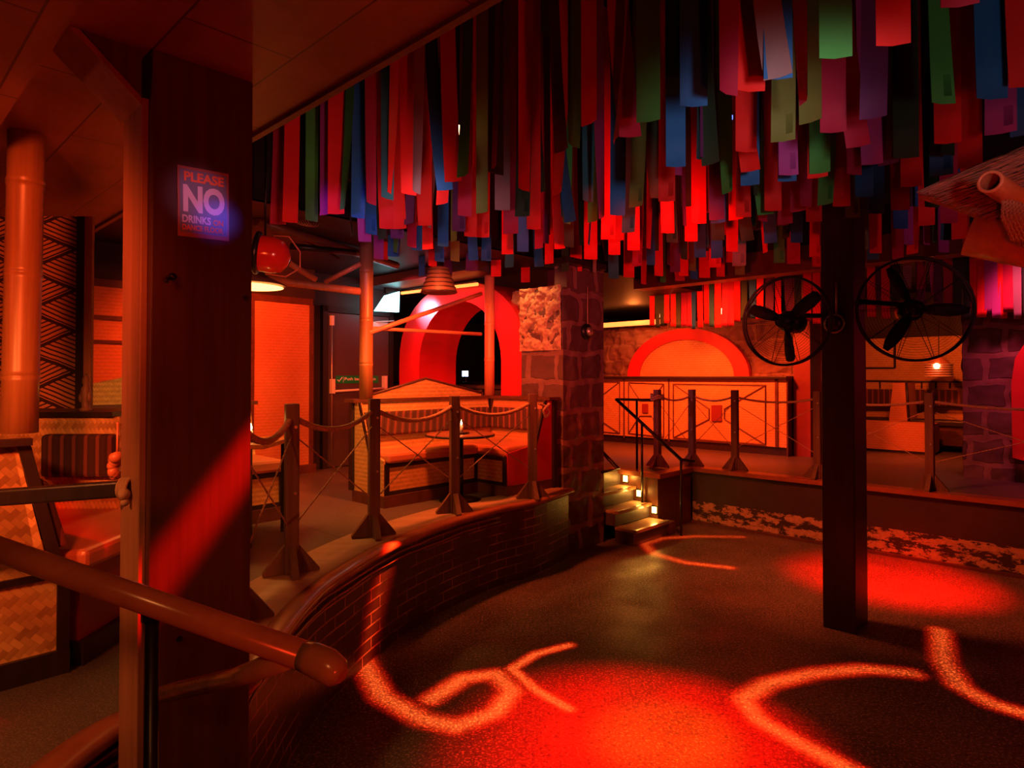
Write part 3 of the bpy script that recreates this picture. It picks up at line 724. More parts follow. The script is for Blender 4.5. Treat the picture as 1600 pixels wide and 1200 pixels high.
obj('foot', MB().lathe([(.19, 0), (.19, .012), (.05, .03)], (tc.x, tc.y, RF), seg=28), M['metal'], t)
candle_set(tc+Vector((.015, -.05, 0)), 'lit candle on the round table in the middle booth', .075)
ta = P(397, 689, 4.35)
t = thing('square_table', 'square black-legged table with a candle right behind the big post', 'table', (ta.x-.1, ta.y, RF), 'tables')
x1 = P(435, 689, 4.35).x
obj('tabletop', MB().box(x1-.62, x1, 4.1, 4.7, ta.z-.03, ta.z), M['rail'], t, bevel=.006)
for xx, yy in ((P(389, 690, 4.15).x-.02, 4.15), (x1-.58, 4.15), (x1-.58, 4.62), (x1-.06, 4.62)):
    obj('leg', MB().box(xx-.02, xx+.025, yy, yy+.045, RF, ta.z-.03), M['metal'], t)
cp = P(392, 685, 4.35); cp.z = ta.z
candle_set(cp, 'lit candle on the square table beside the big timber post', .07, .09)
# ------------------------------------------------------------------ rope posts
def make_rope_post(h=0.95):
    t = thing('rope_post', 'x', 'post', (0, 0, 0), 'timber rope posts')
    sh = obj('shaft', MB().box(-.037, .037, -.037, .037, 0, h), M['ropepost'], t, bevel=.006)
    for sx, sy in ((1, 0), (-1, 0), (0, -1)):
        d = Vector((sx, sy, 0)); n = Vector((-sy, sx, 0))
        o = d*.037-n*.02
        obj('gusset', MB().prism([o, o+d*.115, o+d*.115+Z*.015, o+Z*.16], n*.04), M['ropepost'], t)
    for z in (.82, .45): obj('bolt', MB().lathe([(.009, 0), (.009, .006)], Vector((.015, -.037, z)), (0, -1, 0), 8), M['steel'], sh)
    return t
proto = make_rope_post()
def cpy(px, py): p = G(px, py, RF); return p
posts = []
pl = [(G(372, 975, RF), 'rope post mostly hidden behind the big timber post, only its foot showing', 30),
      (G(455, 898, RF), 'rope post nearest the camera, right beside the big timber post', 28),
      (G(584, 840, RF), 'second rope post along the curved kerb, by the end of the middle booth', 25),
      (G(710, 803, RF), 'rope post in front of the round table', 20),
      (G(832, 780, RF), 'rope post at the end of the curved kerb, by the stone pillar', 15)]
rp2 = [(W(6.72, -4.02, RF), 'rope post at the top of the stairs with the rope knotted round it'),
       (W(AE+.10, -3.90+.05, RF), 'rope post in front of the bar, first to the right of the stairs'),
       (W(AE+.10, -3.35, RF), 'rope post in front of the bar with wide triangular feet'),
       (W(AE+.10, -2.35, RF), 'rope post almost hidden behind the dark square column'),
       (W(AE+.10, -1.2, RF), 'rope post right of the dark square column, before the far booths'),
       (W(AE+.10, .15, RF), 'rope post beyond the right edge of the photo')]
def ab_from_px(px, a, z):
    r = ray(px, 600); r = Vector((r.x, r.y, 0)); k = a/r.dot(U); return Vector((r.x*k, r.y*k, z))
for i, px in enumerate((None, 1081, 1148, 1277, 1452, None)):
    if px: rp2[i] = (ab_from_px(px, AE+.10, RF), rp2[i][1])
rp2[0] = (ab_from_px(1027, 6.95, RF), rp2[0][1])
allp = []
first = True
for p, lab, ang in pl + [(p, l, -43.6) for p, l in rp2[:5]]:
    o = proto if first else copy_tree(proto); first = False
    p.z = RF+.012 if p in [q[0] for q in pl] else RF+.012
    o.location = p; o.rotation_euler = (0, 0, math.radians(ang)); o['label'] = lab; allp.append(p)
# sagging ropes, and thin crossed cords
def sag(p, q, s, n=14): return [p.lerp(q, k/n)-Z*(4*s*(k/n)*(1-k/n)) for k in range(n+1)]
names = ['by the big timber post', 'between the two nearest posts', 'in front of the middle booth bench', 'in front of the round table', '', 'left of the bar posts', 'in front of the bar', 'between the bar end and the dark column', 'right of the dark column', 'at the right edge of the photo']
def spans(pts, nm, R, tw, s, cr, lowz=.28):
    for i in range(len(pts)-1):
        p, q = pts[i], pts[i+1]; d = (q-p).normalized()*.05
        side = Vector((d.y, -d.x, 0)).normalized()*.0
        tag(obj('barrier_rope', MB().rope(sag(p+d*.9+Z*.86+side, q-d*.9+Z*.86+side, s), R, tw), M['rope']), f'thick twisted barrier rope sagging {nm[i]}', 'rope', 'barrier ropes')
        for k, (u0, u1) in enumerate(((.76, lowz), (lowz, .76))):
            off = (Vector((d.y, -d.x, 0)).normalized())*(.008 if k else -.008)
            up = 'rising to the right' if k else 'falling to the right'
            tag(obj('crossed_cord', MB().rope([p+d*.9+Z*u0+off, q-d*.9+Z*u1+off], cr, .03, 5, 2, .02), M['rope']), f'thin cord {up}, {nm[i]}', 'cord', 'crossed cords between posts')
spans(allp[:5], names, .018, .065, .085, .006)
spans(allp[5:], names[5:], .014, .06, .045, .005)
pend = W(AE+.10, .1, RF+.01)
spans([allp[-1], pend], ['at the right edge of the photo'], .014, .06, .05, .005)
# rope knot at stair post and by pillar
kp = allp[5]
tag(obj('rope_knot', MB().rope([kp+Vector((math.cos(q)*.075, math.sin(q)*.075, .82+.012*math.sin(3*q)+q*.004)) for q in [k*.35 for k in range(48)]], .014, .05), M['rope']), 'knotted rope bound round the post at the top of the stairs', 'rope')
kp = allp[4]
tag(obj('rope_knot', MB().rope([kp+Vector((.06, 0, .86)), kp+Vector((.13, .05, .83)), kp+Vector((.16, .06, .77)), kp+Vector((.12, .04, .73)), kp+Vector((.10, .02, .80)), kp+Vector((.16, .05, .86))], .014, .05), M['rope']), 'rope end knotted beside the last post of the curved kerb', 'rope')
# ------------------------------------------------------------------ big timber post with brace
a0, a1, b1, b0 = .615, .917, -2.037, -2.237
t = thing('timber_post', 'massive dark timber post in the left foreground', 'post', W((a0+a1)/2, (b0+b1)/2, 0), 'square building posts')
obj('shaft', MB().gbox(a0+.004, a1, b0, b1, 0, 2.739), M['post'], t, bevel=.004)
obj('side_board', MB().gbox(a0-.016, a0+.004, b0, b1-.028, 0, 2.60), M['postlight'], t, bevel=.003)
br = [W(a0-.016, b1-.03, 2.60), W(a0-.016, b1-.03, 2.739), W(a0-.165, b1-.03, 2.739)]
obj('knee_brace', MB().prism(br, -V*.19), M['post'], t)
bf = [W(a0-.016, b1-.028, 2.575), W(a0-.016, b1-.028, 2.60), W(a0-.17, b1-.028, 2.739), W(a0-.195, b1-.028, 2.739)]
obj('brace_board', MB().prism(bf, -V*.2), M['postlight'], t, bevel=.002)
obj('hook', MB().tube([PB(268, 433, b1+.0), PB(262, 437, b1+.03), PB(259, 441, b1+.03)], .006, 6).sphere(PB(270, 432, b1+.006), .011), M['metal'], t)
hk = MB()
for px, py in ((280, 998), (328, 1078), (206, 460)): pass
for px, py in ((280, 998), (328, 1078), (384, 466)): hk.lathe([(.009, 0), (.009, .004)], PB(px, py, b1-.001), V, 10)
obj('screw_head', hk, M['metal'], t)
# poster
s = PB(278, 368, b1+.004); s2 = PB(277, 257, b1+.004); e = PB(358, 377, b1+.004)
pw = (AB(e)[0]-AB(s)[0]); ph = s2.z-s.z
pd = (e-s).normalized(); pu = (s2-s).normalized()
M['poster'] = plain('poster_slate', (0.22, 0.24, 0.33), 0.35, var=.06, bmp=0)
M['posteredge'] = plain('poster_border', (0.42, 0.16, 0.12), 0.35, var=.1, bmp=0)
M['posterorange'] = plain('poster_orange', (0.95, 0.22, 0.08), 0.4, var=.03, bmp=0)
M['posterwhite'] = plain('poster_white', (0.85, 0.72, 0.85), 0.4, var=.03, bmp=0)
t = thing('notice_poster', 'notice reading PLEASE NO DRINKS ON DANCE FLOOR on the big timber post', 'poster', s)
wv = pd*(e-s).length; hv = pu*(s2-s).length; nv = wv.cross(hv).normalized(); pwl = wv.length; phl = hv.length
obj('backing', MB().obox(s-nv*.003, wv, hv, nv*.003), M['posteredge'], t)
sheet = obj('sheet', MB().obox(s+pd*pwl*.04+pu*phl*.06, wv*.92, hv*.90, nv*.001), M['poster'], t)
def line(txt, x0, x1, y0, y1, mat, bold=.02):
    lettering('lettering', txt, M[mat], sheet, s+pd*pwl*x0+pu*phl*y0, pd, pu, pwl*(x1-x0), phl*(y1-y0), bold)
line('PLEASE', .12, .90, .79, .93, 'posterorange', .035)
line('NO', .10, .91, .35, .745, 'posterwhite', .045)
line('DRINKS', .08, .63, .20, .31, 'posterwhite', .03)
line('ON', .68, .88, .20, .29, 'posterorange', .03)
line('DANCE FLOOR', .08, .88, .095, .175, 'posterorange', .03)
# ------------------------------------------------------------------ handrails in the foreground
L0 = P(-60, 838, 1.32); L1 = P(505, 1035, 1.10); L2 = P(528, 1052, 1.085); L0 = L0+(L0-L1)*.9
t = thing('handrail', 'polished foreground handrail sloping down across the big timber post', 'handrail', P(238, 1180, 1.3))
obj('rail', MB().tube([L0, L1], .024, 20), M['rail'], t)
obj('end_cap', MB().tube([L1-(L1-L0).normalized()*.04, L1-(L1-L0).normalized()*.02, L1.lerp(L2, .3), L2, L2+(L2-L1)*.3], [.0245, .027, .028, .024, .012], 24), M['rail'], t)
obj('return_rail', MB().tube([P(445, 1030, 1.14), P(370, 1058, 1.30), P(250, 1085, 1.55)], .02, 14), M['rail'], t)
bt = P(238, 952, 1.24); obj('baluster', MB().tube([(bt.x, bt.y, 0), (bt.x, bt.y, bt.z)], .013, 12), M['metal'], t)
obj('baluster_flange', MB().tube([bt-Z*.02, bt+Z*.005], .02, 12), M['metal'], t)
r0 = P(-60, 783, 1.9); r1 = P(192, 765, 1.9); r0 = r0+(r0-r1)*.6
tag(obj('side_rail', MB().obox(r0-Z*.024, r1-r0, Vector((0, .045, 0)), Z*.048), M['blackwood'], bevel=.006), 'dark square timber rail running from the left edge to the big post', 'rail')
m = MB()
for k in range(5): m.ring(r1+Vector((-.012+.006*k, .02, 0)), (1, 0, 0), .03, .005, 16, 6)
m.sphere(r1+Vector((.008, -.012, -.012)), .018, bump=.8).sphere(r1+Vector((.012, -.01, -.035)), .012, bump=.8)
tag(obj('rail_binding', m, M['rope']), 'pale frayed binding where the side rail meets the big post', 'binding')
m = MB(); random.seed(3)
for k in range(16):
    m.sphere(P(180+random.uniform(-7, 4), 722+random.uniform(-12, 22), 2.3+random.uniform(-.02, .02)), random.uniform(.010, .022), 10, 6, bump=.9)
m.tube([P(184, 660, 2.3), P(183, 720, 2.3)], .004, 6)
tag(obj('coral_tuft', m, M['leather']), 'pinkish ragged tuft hanging beside the left edge of the big post', 'ornament')
# ------------------------------------------------------------------ dark square column
kp = G(1337, 992, 0); ka, kb = AB(kp)
t = thing('square_column', 'dark square column standing on the dance floor', 'column', W(ka+.1, kb-.1, 0), 'square building posts')
obj('shaft', MB().gbox(ka, ka+.30, kb-.215, kb, 0, 4.75), M['column'], t, bevel=.008)
for z in (.9, 2.1): pass
obj('conduit', MB().tube([PA(1307, 440, ka-.012), PA(1307, 496, ka-.012)], .008, 8), M['steel'], t)
cc = PA(1305, 506, ka-.02)
t = thing('round_lamp', 'round metal-rimmed lamp on the dark square column', 'lamp', cc, 'round bulkhead lamps')
obj('housing', MB().lathe([(.05, 0), (.066, .01), (.07, .03), (.062, .045)], cc+U*.02, -U, 28), M['metal'], t)
obj('rim', MB().ring(cc-U*.022, U, .063, .007, 30, 8), M['steel'], t)
obj('lens', MB().lathe([(.055, 0), (.03, .015), (.005, .02)], cc-U*.018, -U, 20), M['column'], t)
# fans
def make_fan(c, nrm, R, label, turn=0.0, mount=None):
    nrm = nrm.normalized(); t = thing('wall_fan', label, 'fan', c, 'industrial fans on the square column')
    x = nrm.cross(Z).normalized(); y = x.cross(nrm)
    if y.z < 0: y = -y
    m = MB(); m.ring(c+nrm*.02, nrm, R, .009, 56, 8).ring(c-nrm*.02, nrm, R*1.0, .006, 56, 6)
    gr_ = obj('guard_rim', m, M['fanblack'], t)
    m = MB()
    for k in range(1, 20): m.ring(c+nrm*(.02+.06*(1-k/20)), nrm, R*k/20, .0011, 48, 4)
    for k in range(10):
        q = 2*PI*k/10; d = x*math.cos(q)+y*math.sin(q)
        m.tube([c+nrm*.08, c+nrm*.02+d*R], .0022, 4); m.tube([c-nrm*.08, c-nrm*.02+d*R], .0022, 4)
    obj('wire_guard', m, M['fanblack'], gr_)
    for k in range(3):
        q = turn+2*PI*k/3; d = x*math.cos(q)+y*math.sin(q); e = nrm.cross(d)
        pts = []
        for rr, w, tw in ((.06, .028, .7), (.12, .042, .55), (.20, .046, .42), (.27, .038, .3), (R*.93, .018, .22)):
            cw = e*math.cos(tw)*w+nrm*math.sin(tw)*w; pts.append((c+d*rr+cw, c+d*rr-cw))
        vs = [p for pr in pts for p in pr]; m = MB()
        th = nrm*.004
        m.add([v+th for v in vs]+[v-th for v in vs], [(2*i, 2*i+1, 2*i+3, 2*i+2) for i in range(4)]+[(10+2*i+2, 10+2*i+3, 10+2*i+1, 10+2*i) for i in range(4)]+
              [(2*i, 2*i+2, 12+2*i, 10+2*i) for i in range(4)]+[(2*i+3, 2*i+1, 11+2*i, 13+2*i) for i in range(4)]+[(8, 9, 19, 18), (1, 0, 10, 11)], True)
        obj('blade', m, M['fanblack'], t)
    obj('hub', MB().lathe([(.02, .07), (.05, .06), (.055, 0), (.04, -.03)], c, nrm, 20), M['metal'], t)
    obj('motor', MB().lathe([(.05, -.02), (.075, -.04), (.075, -.17), (.05, -.20)], c, nrm, 20), M['metal'], t)
    if mount is not None: obj('bracket', MB().tube([c-nrm*.15, c-nrm*.15+Z*.05, mount], .018, 8), M['metal'], t)
    return t
c1 = P(1428, 483, 4.35); make_fan(c1, Vector((-.28, -1, .05)), .352, 'large black wire-guard fan on the right of the dark square column', 1.10, W(ka+.2, kb+.0, c1.z+.08))
c2 = P(1228, 502, 4.45); make_fan(c2, Vector((-.95, -.85, .02)), .305, 'black wire-guard fan on the left of the dark square column', 0.4, W(ka+.1, kb-.2, c2.z+.06))
# ------------------------------------------------------------------ stone pillar and arch wall
def stone_block(name, corners, z0, z1, mat, amp, label, cat=None, res=.03, freq=6, parent=None, kind=None):
    """vertical displaced faces following a plan polyline"""
    m = MB(); L = 0
    for i in range(len(corners)-1):
        p, q = corners[i], corners[i+1]; d = (q-p).length; nx = max(2, int(d/res)); nz = max(2, int((z1-z0)/res))
        t = (q-p).normalized(); nn = Vector((t.y, -t.x, 0)); vs = []
        for a in range(nx+1):
            for b in range(nz+1):
                w = p+t*(d*a/nx); w = Vector((w.x, w.y, z0+(z1-z0)*b/nz))
                k = noise.fractal(w*freq, .75, 2.1, 6)*amp
                if a in (0, nx): k = 0 if amp < .03 else k*.3
                vs.append(w+nn*k)
        fs = []; uvs = []
        for a in range(nx):
            for b in range(nz):
                i0 = a*(nz+1)+b; fs.append((i0, i0+nz+1, i0+nz+2, i0+1))
                u0 = L+d*a/nx; u1 = L+d*(a+1)/nx; v0 = z0+(z1-z0)*b/nz; v1 = z0+(z1-z0)*(b+1)/nz
                uvs.append([(u0, v0), (u1, v0), (u1, v1), (u0, v1)])
        m.add(vs, fs, True, uvs); L += d
    n = len(corners); m.add([Vector((c.x, c.y, z1)) for c in corners], [list(range(n))]) if n > 2 else None
    return obj(name, m, mat, parent)
pa0, pb0 = 5.04, -4.09
pl4 = [W(pa0, pb0, 0), W(pa0+.70, pb0, 0), W(pa0+.70, pb0-.57, 0), W(pa0, pb0-.57, 0)]
order = [W(pa0, pb0-.57, 0), W(pa0, pb0, 0), W(pa0+.70, pb0, 0), W(pa0+.70, pb0-.57, 0)]
t = thing('stone_pillar', 'square stone block pillar between the middle booth and the stairs', 'pillar', W(pa0+.3, pb0-.3, 0), 'stone pillars')
stone_block('base_block', order, 0, 2.70, M['stone'], .022, '', parent=t)
stone_block('upper_shaft', [W(pa0+.06, pb0-.16, 0), W(pa0+.06, pb0, 0), W(pa0+.70, pb0, 0)], 2.70, 2.95, M['stone'], .01, '', parent=t)
obj('capital_plate', MB().gbox(pa0-.06, pa0+.62, pb0-.25, pb0+.10, 2.93, 2.99), M['blackwood'], t)
stone_block('rubble_back', [W(pa0+.14, -4.93, 0), W(pa0+.14, -4.60, 0)], 2.0, 2.74, M['rubble'], .05, '', res=.014, freq=11, parent=t)
rub = stone_block('rubble_top', [W(pa0+.3, pb0-.58, 0), W(pa0-.02, pb0-.58, 0), W(pa0-.02, pb0-.01, 0)], 2.06, 2.72, M['rubble'], .05, '', res=.010, freq=12, parent=t)
lc2 = PB(918, 518, pb0+.03)
t = thing('round_lamp', 'round bulkhead lamp on a cord on the stone pillar', 'lamp', lc2, 'round bulkhead lamps')
obj('housing', MB().lathe([(.05, 0), (.085, .01), (.085, .03), (.05, .05)], lc2-V*.03, V, 24), M['metal'], t)
obj('lens', MB().lathe([(.05, 0), (.04, .03), (.01, .045)], lc2+V*.015, V, 20), M['steel'], t)
obj('cord', MB().tube([lc2+Z*.07, lc2+Z*.47], .006, 6), M['rope'], t)
# arch wall: red ring with deep tunnel
ba, bb = -6.92, -4.66; AW = 5.1
ci = [AB(PA(655, 560, AW))[1], AB(PA(783, 560, AW))[1]]      # opening sides
cb_ = (ci[0]+ci[1])/2; ri = (ci[1]-ci[0])/2; zc = PA(720, 470, AW).z-ri
def archpts(a, c, r, zc, zb, n=20): return [W(a, c-r, zb)]+[W(a, c-r*math.cos(PI*k/n), zc+r*math.sin(PI*k/n)) for k in range(n+1)]+[W(a, c+r, zb)]
oc = (ba+bb)/2; ro = (bb-ba)/2
outer_top = 2.93
m = MB()
inn = archpts(AW, cb_, ri, zc, RF); n = len(inn)
ox = oc; out = []
for k, p in enumerate(inn):
    if k == 0: out.append(W(AW, ba, RF))
    elif k == n-1: out.append(W(AW, bb, RF))
    else:
        q = PI*(k-1)/(n-3); zz = zc-.05+(outer_top-zc+.05)*math.sin(q)**.8 if 0 < q < PI else zc-.05
        out.append(W(AW, oc-ro*math.cos(q), max(zz, zc-.05)))
for i in range(n-1):
    m.add([inn[i], inn[i+1], out[i+1], out[i]], [(0,1,2,3)], False)                        # front
    m.add([inn[i], inn[i+1], inn[i+1]+U*.62, inn[i]+U*.62], [(3,2,1,0)], True)              # soffit of the tunnel
    m.add([out[i], out[i+1], out[i+1]+U*.62, out[i]+U*.62], [(0,1,2,3)], True)
    m.add([inn[i]+U*.62, inn[i+1]+U*.62, out[i+1]+U*.62, out[i]+U*.62], [(3,2,1,0)], False)
struct('wall_arch', m, M['redpaint'], label='thick red painted archway in the back wall')
m = MB().gbox(7.6, 7.8, -10, -6.0, RF, 1.62); 
t = thing('counter', 'woven-fronted counter seen through the red archway', 'counter', W(7.7, -8, RF))
obj('counter_front', MB().gbox(7.6, 7.8, -10.9, -7.0, RF, 1.66), M['woven'], t)
obj('counter_top', MB().gbox(7.54, 7.9, -10.9, -6.95, 1.66, 1.70), M['blackwood'], t)
mm = MB()
for k in range(4):
    b = -10.6+k*.95; q0, q1 = W(7.585, b, .8), W(7.585, b+.8, 1.58)
    for p, q in ((W(7.59, b, .8), W(7.59, b+.8, .8)), (W(7.59, b, 1.58), W(7.59, b+.8, 1.58)), (W(7.59, b, .8), W(7.59, b, 1.58)), (W(7.59, b+.8, .8), W(7.59, b+.8, 1.58)), (W(7.59, b, .8), W(7.59, b+.8, 1.58)), (W(7.59, b, 1.58), W(7.59, b+.8, .8))):
        mm.tube([p, q], .012, 4)
obj('front_trim', mm, M['blackwood'], t)
pp = PA(725, 573, 7.7)
t = thing('counter_screen', 'small white glowing till screen seen through the archway', 'screen', Vector((pp.x, pp.y, 1.70)))
obj('stand', MB().obox(Vector((pp.x, pp.y, 1.70)), V*.03, U*.03, Z*.12), M['metal'], t)
obj('display', MB().obox(Vector((pp.x, pp.y, 1.80))-V*.05, V*.14, U*.02, Z*.10), M['whiteled'], t)
# led strips and lights on the arch
t = thing('strip_light', 'warm glowing strip light over the red archway', 'light', PA(690, 450, 5.0), 'warm strip lights')
obj('tube', MB().tube([PA(628, 458, 5.0), PA(746, 444, 5.0)], .02, 8), M['led'], t)
obj('mount', MB().tube([PA(628, 453, 5.03), PA(746, 439, 5.03)], .018, 6), M['metal'], t)
m = MB().prism([PB(584, 486, -6.75), PB(620, 488, -6.75), PB(621, 456, -6.75), PB(600, 462, -6.75)], V*.05)
t = thing('emergency_light', 'bright cold cyan light panel above the fire door', 'light', PB(602, 470, -6.75))
obj('glowing_panel', m, M['cyan'], t)
obj('bracket', MB().obox(PB(600, 458, -6.80), U*.2, V*.04, Z*.08), M['metal'], t)
# basket pendant shade
bc = P(686, 458, 6.0)
t = thing('basket_shade', 'dark woven basket pendant shade in front of the red archway', 'lamp', bc)
shd = obj('shade', MB().lathe([(.165, 0), (.168, .02), (.13, .11), (.105, .19), (.09, .235), (.03, .25)], bc, seg=28), M['basket'], t)
rr = MB()
for h, r in ((.01, .168), (.05, .155), (.09, .142), (.13, .127), (.17, .113), (.21, .10)): rr.ring(bc+Z*h, Z, r, .006, 28, 5)
obj('hoops', rr, M['blackwood'], shd)
obj('cord', MB().tube([bc+Z*.24, bc+Z*.9], .005, 6), M['metal'], t)
# ------------------------------------------------------------------ stairs
for k, (bfr, zt) in enumerate(((-3.71, .167), (-3.94, .335), (-4.15, .50))):
    nm = ['lowest', 'second', 'third'][k]
    t = thing('stair_step', f'{nm} step of the stairs beside the stone pillar', 'step', W(6.1, bfr-.1, 0), 'stair steps')
    if k == 0: obj('step_end', MB().gbox(6.466, 6.62, bfr-.14, bfr-.01, 0, zt-.03), M['trim'], t)
    obj('riser', MB().gbox(5.78, 6.465 if k else 6.465, bfr-.26, bfr-.03, 0 if k == 0 else zt-.16, zt-.03), M['door'], t)
    td_ = obj('tread', MB().gbox(5.78, 6.465, bfr-.27, bfr, zt-.03, zt), M['deckply'], t, bevel=.006)
    obj('nosing', MB().gbox(5.78, 6.465, bfr-.035, bfr+.006, zt-.028, zt+.005), M['steel'] if k == 0 else M['rail'], td_)
obj_top = MB().gbox(5.76, 6.47, -4.42, -4.37, 0.50, RF+.002); struct('trim_9', obj_top, M['door'])
for k, (px, py) in enumerate(((977, 748), (998, 771), (1022, 797))):
    p = PA(px, py, 6.455)
    nm = ['top', 'middle', 'bottom'][k]
    t = thing('step_light', f'{nm} glowing yellow step light on the stair cheek wall', 'light', p, 'step lights')
    obj('lens', MB().obox(p-V*.03-Z*.035, V*.055, U*.012, Z*.07), M['step'], t)
    obj('bezel', MB().obox(p-V*.045-Z*.05, V*.085, U*.008, Z*.1).obox(p, V*.001, U*.001, Z*.001), M['metal'], t).location = U*.012
# handrails
def H(px, py, a): return PA(px, py, a)
ha = 6.36
t = thing('stair_handrail', 'metal stair handrail right of the steps', 'handrail', W(6.36, -4.2, 0), 'stair handrails')
top_l = PA(963, 624, 6.40); low = PA(1064, 718, 6.55)
tr = PA(1020, 625, 6.98)
obj('rail', MB().tube([tr, top_l, low, PA(1084, 720, 6.75)], .02, 10), M['metal'], t)
u1 = PA(995, 626, 6.7)
obj('upright', MB().tube([Vector((u1.x, u1.y, RF)), u1], .014, 8), M['metal'], t)
u2 = PA(1003, 662, 6.42); obj('upright', MB().tube([Vector((u2.x, u2.y, .335)), u2], .014, 8), M['metal'], t)
obj('upright', MB().tube([Vector((low.x, low.y, 0)), low], .014, 8), M['metal'], t)
t = thing('stair_handrail', 'short metal handrail end emerging behind the stone pillar', 'handrail', PA(950, 730, 5.85), 'stair handrails')
obj('rail', MB().tube([PA(905, 668, 5.85), PA(966, 733, 5.85), PA(938, 738, 5.70)], .022, 10), M['metal'], t)
# ------------------------------------------------------------------ bar with panelled front
AB_ = 9.2
bL, bR = -6.6, -3.42
topz = 1.80
t = thing('bar_counter', 'long woven-fronted bar with black line pattern under the half-round panel', 'bar counter', W(AB_, -5, RF))
obj('bar_front', MB().gbox(AB_, AB_+.6, bL, bR, RF+.12, topz-.04), M['woven'], t)
obj('bar_top', MB().gbox(AB_-.08, AB_+.68, bL, bR+.03, topz-.04, topz), M['blackwood'], t, bevel=.008)
obj('kickboard', MB().gbox(AB_+.03, AB_+.6, bL, bR-.02, RF, RF+.12), M['blackwood'], t)
mm = MB(); af = AB_-.006
def ln(p, q, r=.011): mm.tube([p, q], r, 4, smooth=False)
def rect(x0, y0, x1, y1): return [PA(x0, y0, af), PA(x1, y0, af), PA(x1, y1, af), PA(x0, y1, af)]
def Q(px, py): return PA(px, py, af)
def pr(l):
    for i in range(len(l)-1): ln(Q(*l[i]), Q(*l[i+1]))
pr([(1052, 600), (1196, 602), (1196, 695), (1052, 684), (1052, 600)])
pr([(1052, 600), (1108, 639), (1108, 655), (1052, 684)]); pr([(1196, 602), (1132, 639), (1132, 655), (1196, 695)])
pr([(982, 598), (1037, 600), (1037, 683), (982, 677), (982, 598)])
pr([(982, 598), (1000, 626), (1018, 626), (1037, 600)]); pr([(982, 677), (1000, 650), (1018, 650), (1037, 683)])
pr([(890, 596), (968, 597), (968, 677), (890, 670)]); pr([(968, 597), (925, 630)]); pr([(968, 677), (930, 652)])
ln(Q(975, 590), Q(975, 684), .015); ln(Q(1045, 590), Q(1045, 690), .015)
obj('line_pattern', mm, M['trim'], t)
obj('end_boards', MB().gbox(AB_-.02, AB_+.0, bR-.16, bR-.12, RF+.12, topz-.04).gbox(AB_-.02, AB_+.6, bR, bR+.02, RF, topz-.04), M['trim'], t)
for (x0, y0, x1, y1), nm in (((1112, 633, 1128, 658), 'right'), ((1004, 631, 1013, 645), 'left')):
    p0 = Q(x0, y1); p1 = Q(x1, y1); p2 = Q(x0, y0)
    tag(obj('bar_plaque', MB().obox(p0-U*.02, p1-p0, U*.02, p2-p0), M['darkred'], bevel=.004), f'small dark square plaque on the {nm} part of the bar front', 'plaque', 'plaques on the bar front')
# stone wall above the bar, with half-round niche
AS = 9.95
cn = (AB(PA(983, 585, AS))[1]+AB(PA(1173, 588, AS))[1])/2; Ro = (AB(PA(1173, 588, AS))[1]-AB(PA(983, 585, AS))[1])/2
zt = PA(1080, 513, AS).z; zb = topz
stone_o = stone_block('wall_stone', [W(AS+.09, -8.5, 0), W(AS+.09, -2.9, 0)], RF, 2.74, M['stonewall'], .07, '', res=.028, freq=7)
stone_o['kind'] = 'structure'; stone_o['label'] = 'rough stone wall behind the bar'
m = MB(); n = 28; rin = Ro-.25; hh = zt-zb
op = [W(AS-.06, cn-Ro*math.cos(PI*k/n), zb+hh*math.sin(PI*k/n)) for k in range(n+1)]
ip = [W(AS-.06, cn-rin*math.cos(PI*k/n), zb+(hh-.19)*math.sin(PI*k/n)) for k in range(n+1)]
for i in range(n):
    m.add([ip[i], ip[i+1], op[i+1], op[i]], [(0,1,2,3)]); m.add([op[i], op[i+1], op[i+1]+U*.1, op[i]+U*.1], [(0,1,2,3)], True)
    m.add([ip[i], ip[i+1], ip[i+1]+U*.1, ip[i]+U*.1], [(3,2,1,0)], True)
t = thing('half_round_panel', 'half-round woven panel in a red rim on the stone wall behind the bar', 'wall panel', W(AS-.05, cn, zb))
obj('red_rim', m, M['redpaint'], t)
m = MB().prism([W(AS-.03, cn-rin*math.cos(PI*k/n), zb+(hh-.19)*math.sin(PI*k/n)) for k in range(n+1)], U*.03)
obj('matting', m, M['woven'], t)
l0, l1 = PA(935, 499, AS-.1), PA(1034, 493, AS-.1)
t = thing('strip_light', 'warm glowing strip light along the stone wall left of the bar niche', 'light', l0, 'warm strip lights')
obj('tube', MB().tube([W(AS-.08, AB(l0)[1]-.6, 2.76), W(AS-.08, AB(l1)[1], 2.76)], .045, 8), M['led'], t)
obj('mount', MB().gbox(AS-.06, AS+.1, AB(l0)[1]-.6, AB(l1)[1], 2.70, 2.73), M['metal'], t)
# red pier at the bar end, and floor lantern
r0 = AB(G(1232, 712, RF))
m = MB().gbox(9.35, 9.8, bR+.04, AB(PA(1266, 600, 9.35))[1], RF, 3.2)
struct('wall_pier', m, M['darkred'], label='red painted pier at the right end of the bar')
lp = G(1246, 712, RF)
t = thing('candle_lantern', 'small glowing candle lantern on the floor at the end of the bar', 'lantern', lp)
obj('glass', MB().lathe([(.018, .02), (.022, .05), (.02, .085)], lp, seg=14), M['step'], t)
obj('base', MB().lathe([(.04, 0), (.045, .01), (.03, .02)], lp, seg=14), M['metal'], t)
obj('bail', MB().ring(lp+Z*.12, Vector((0, 1, 0)), .025, .003, 16, 4), M['metal'], t)
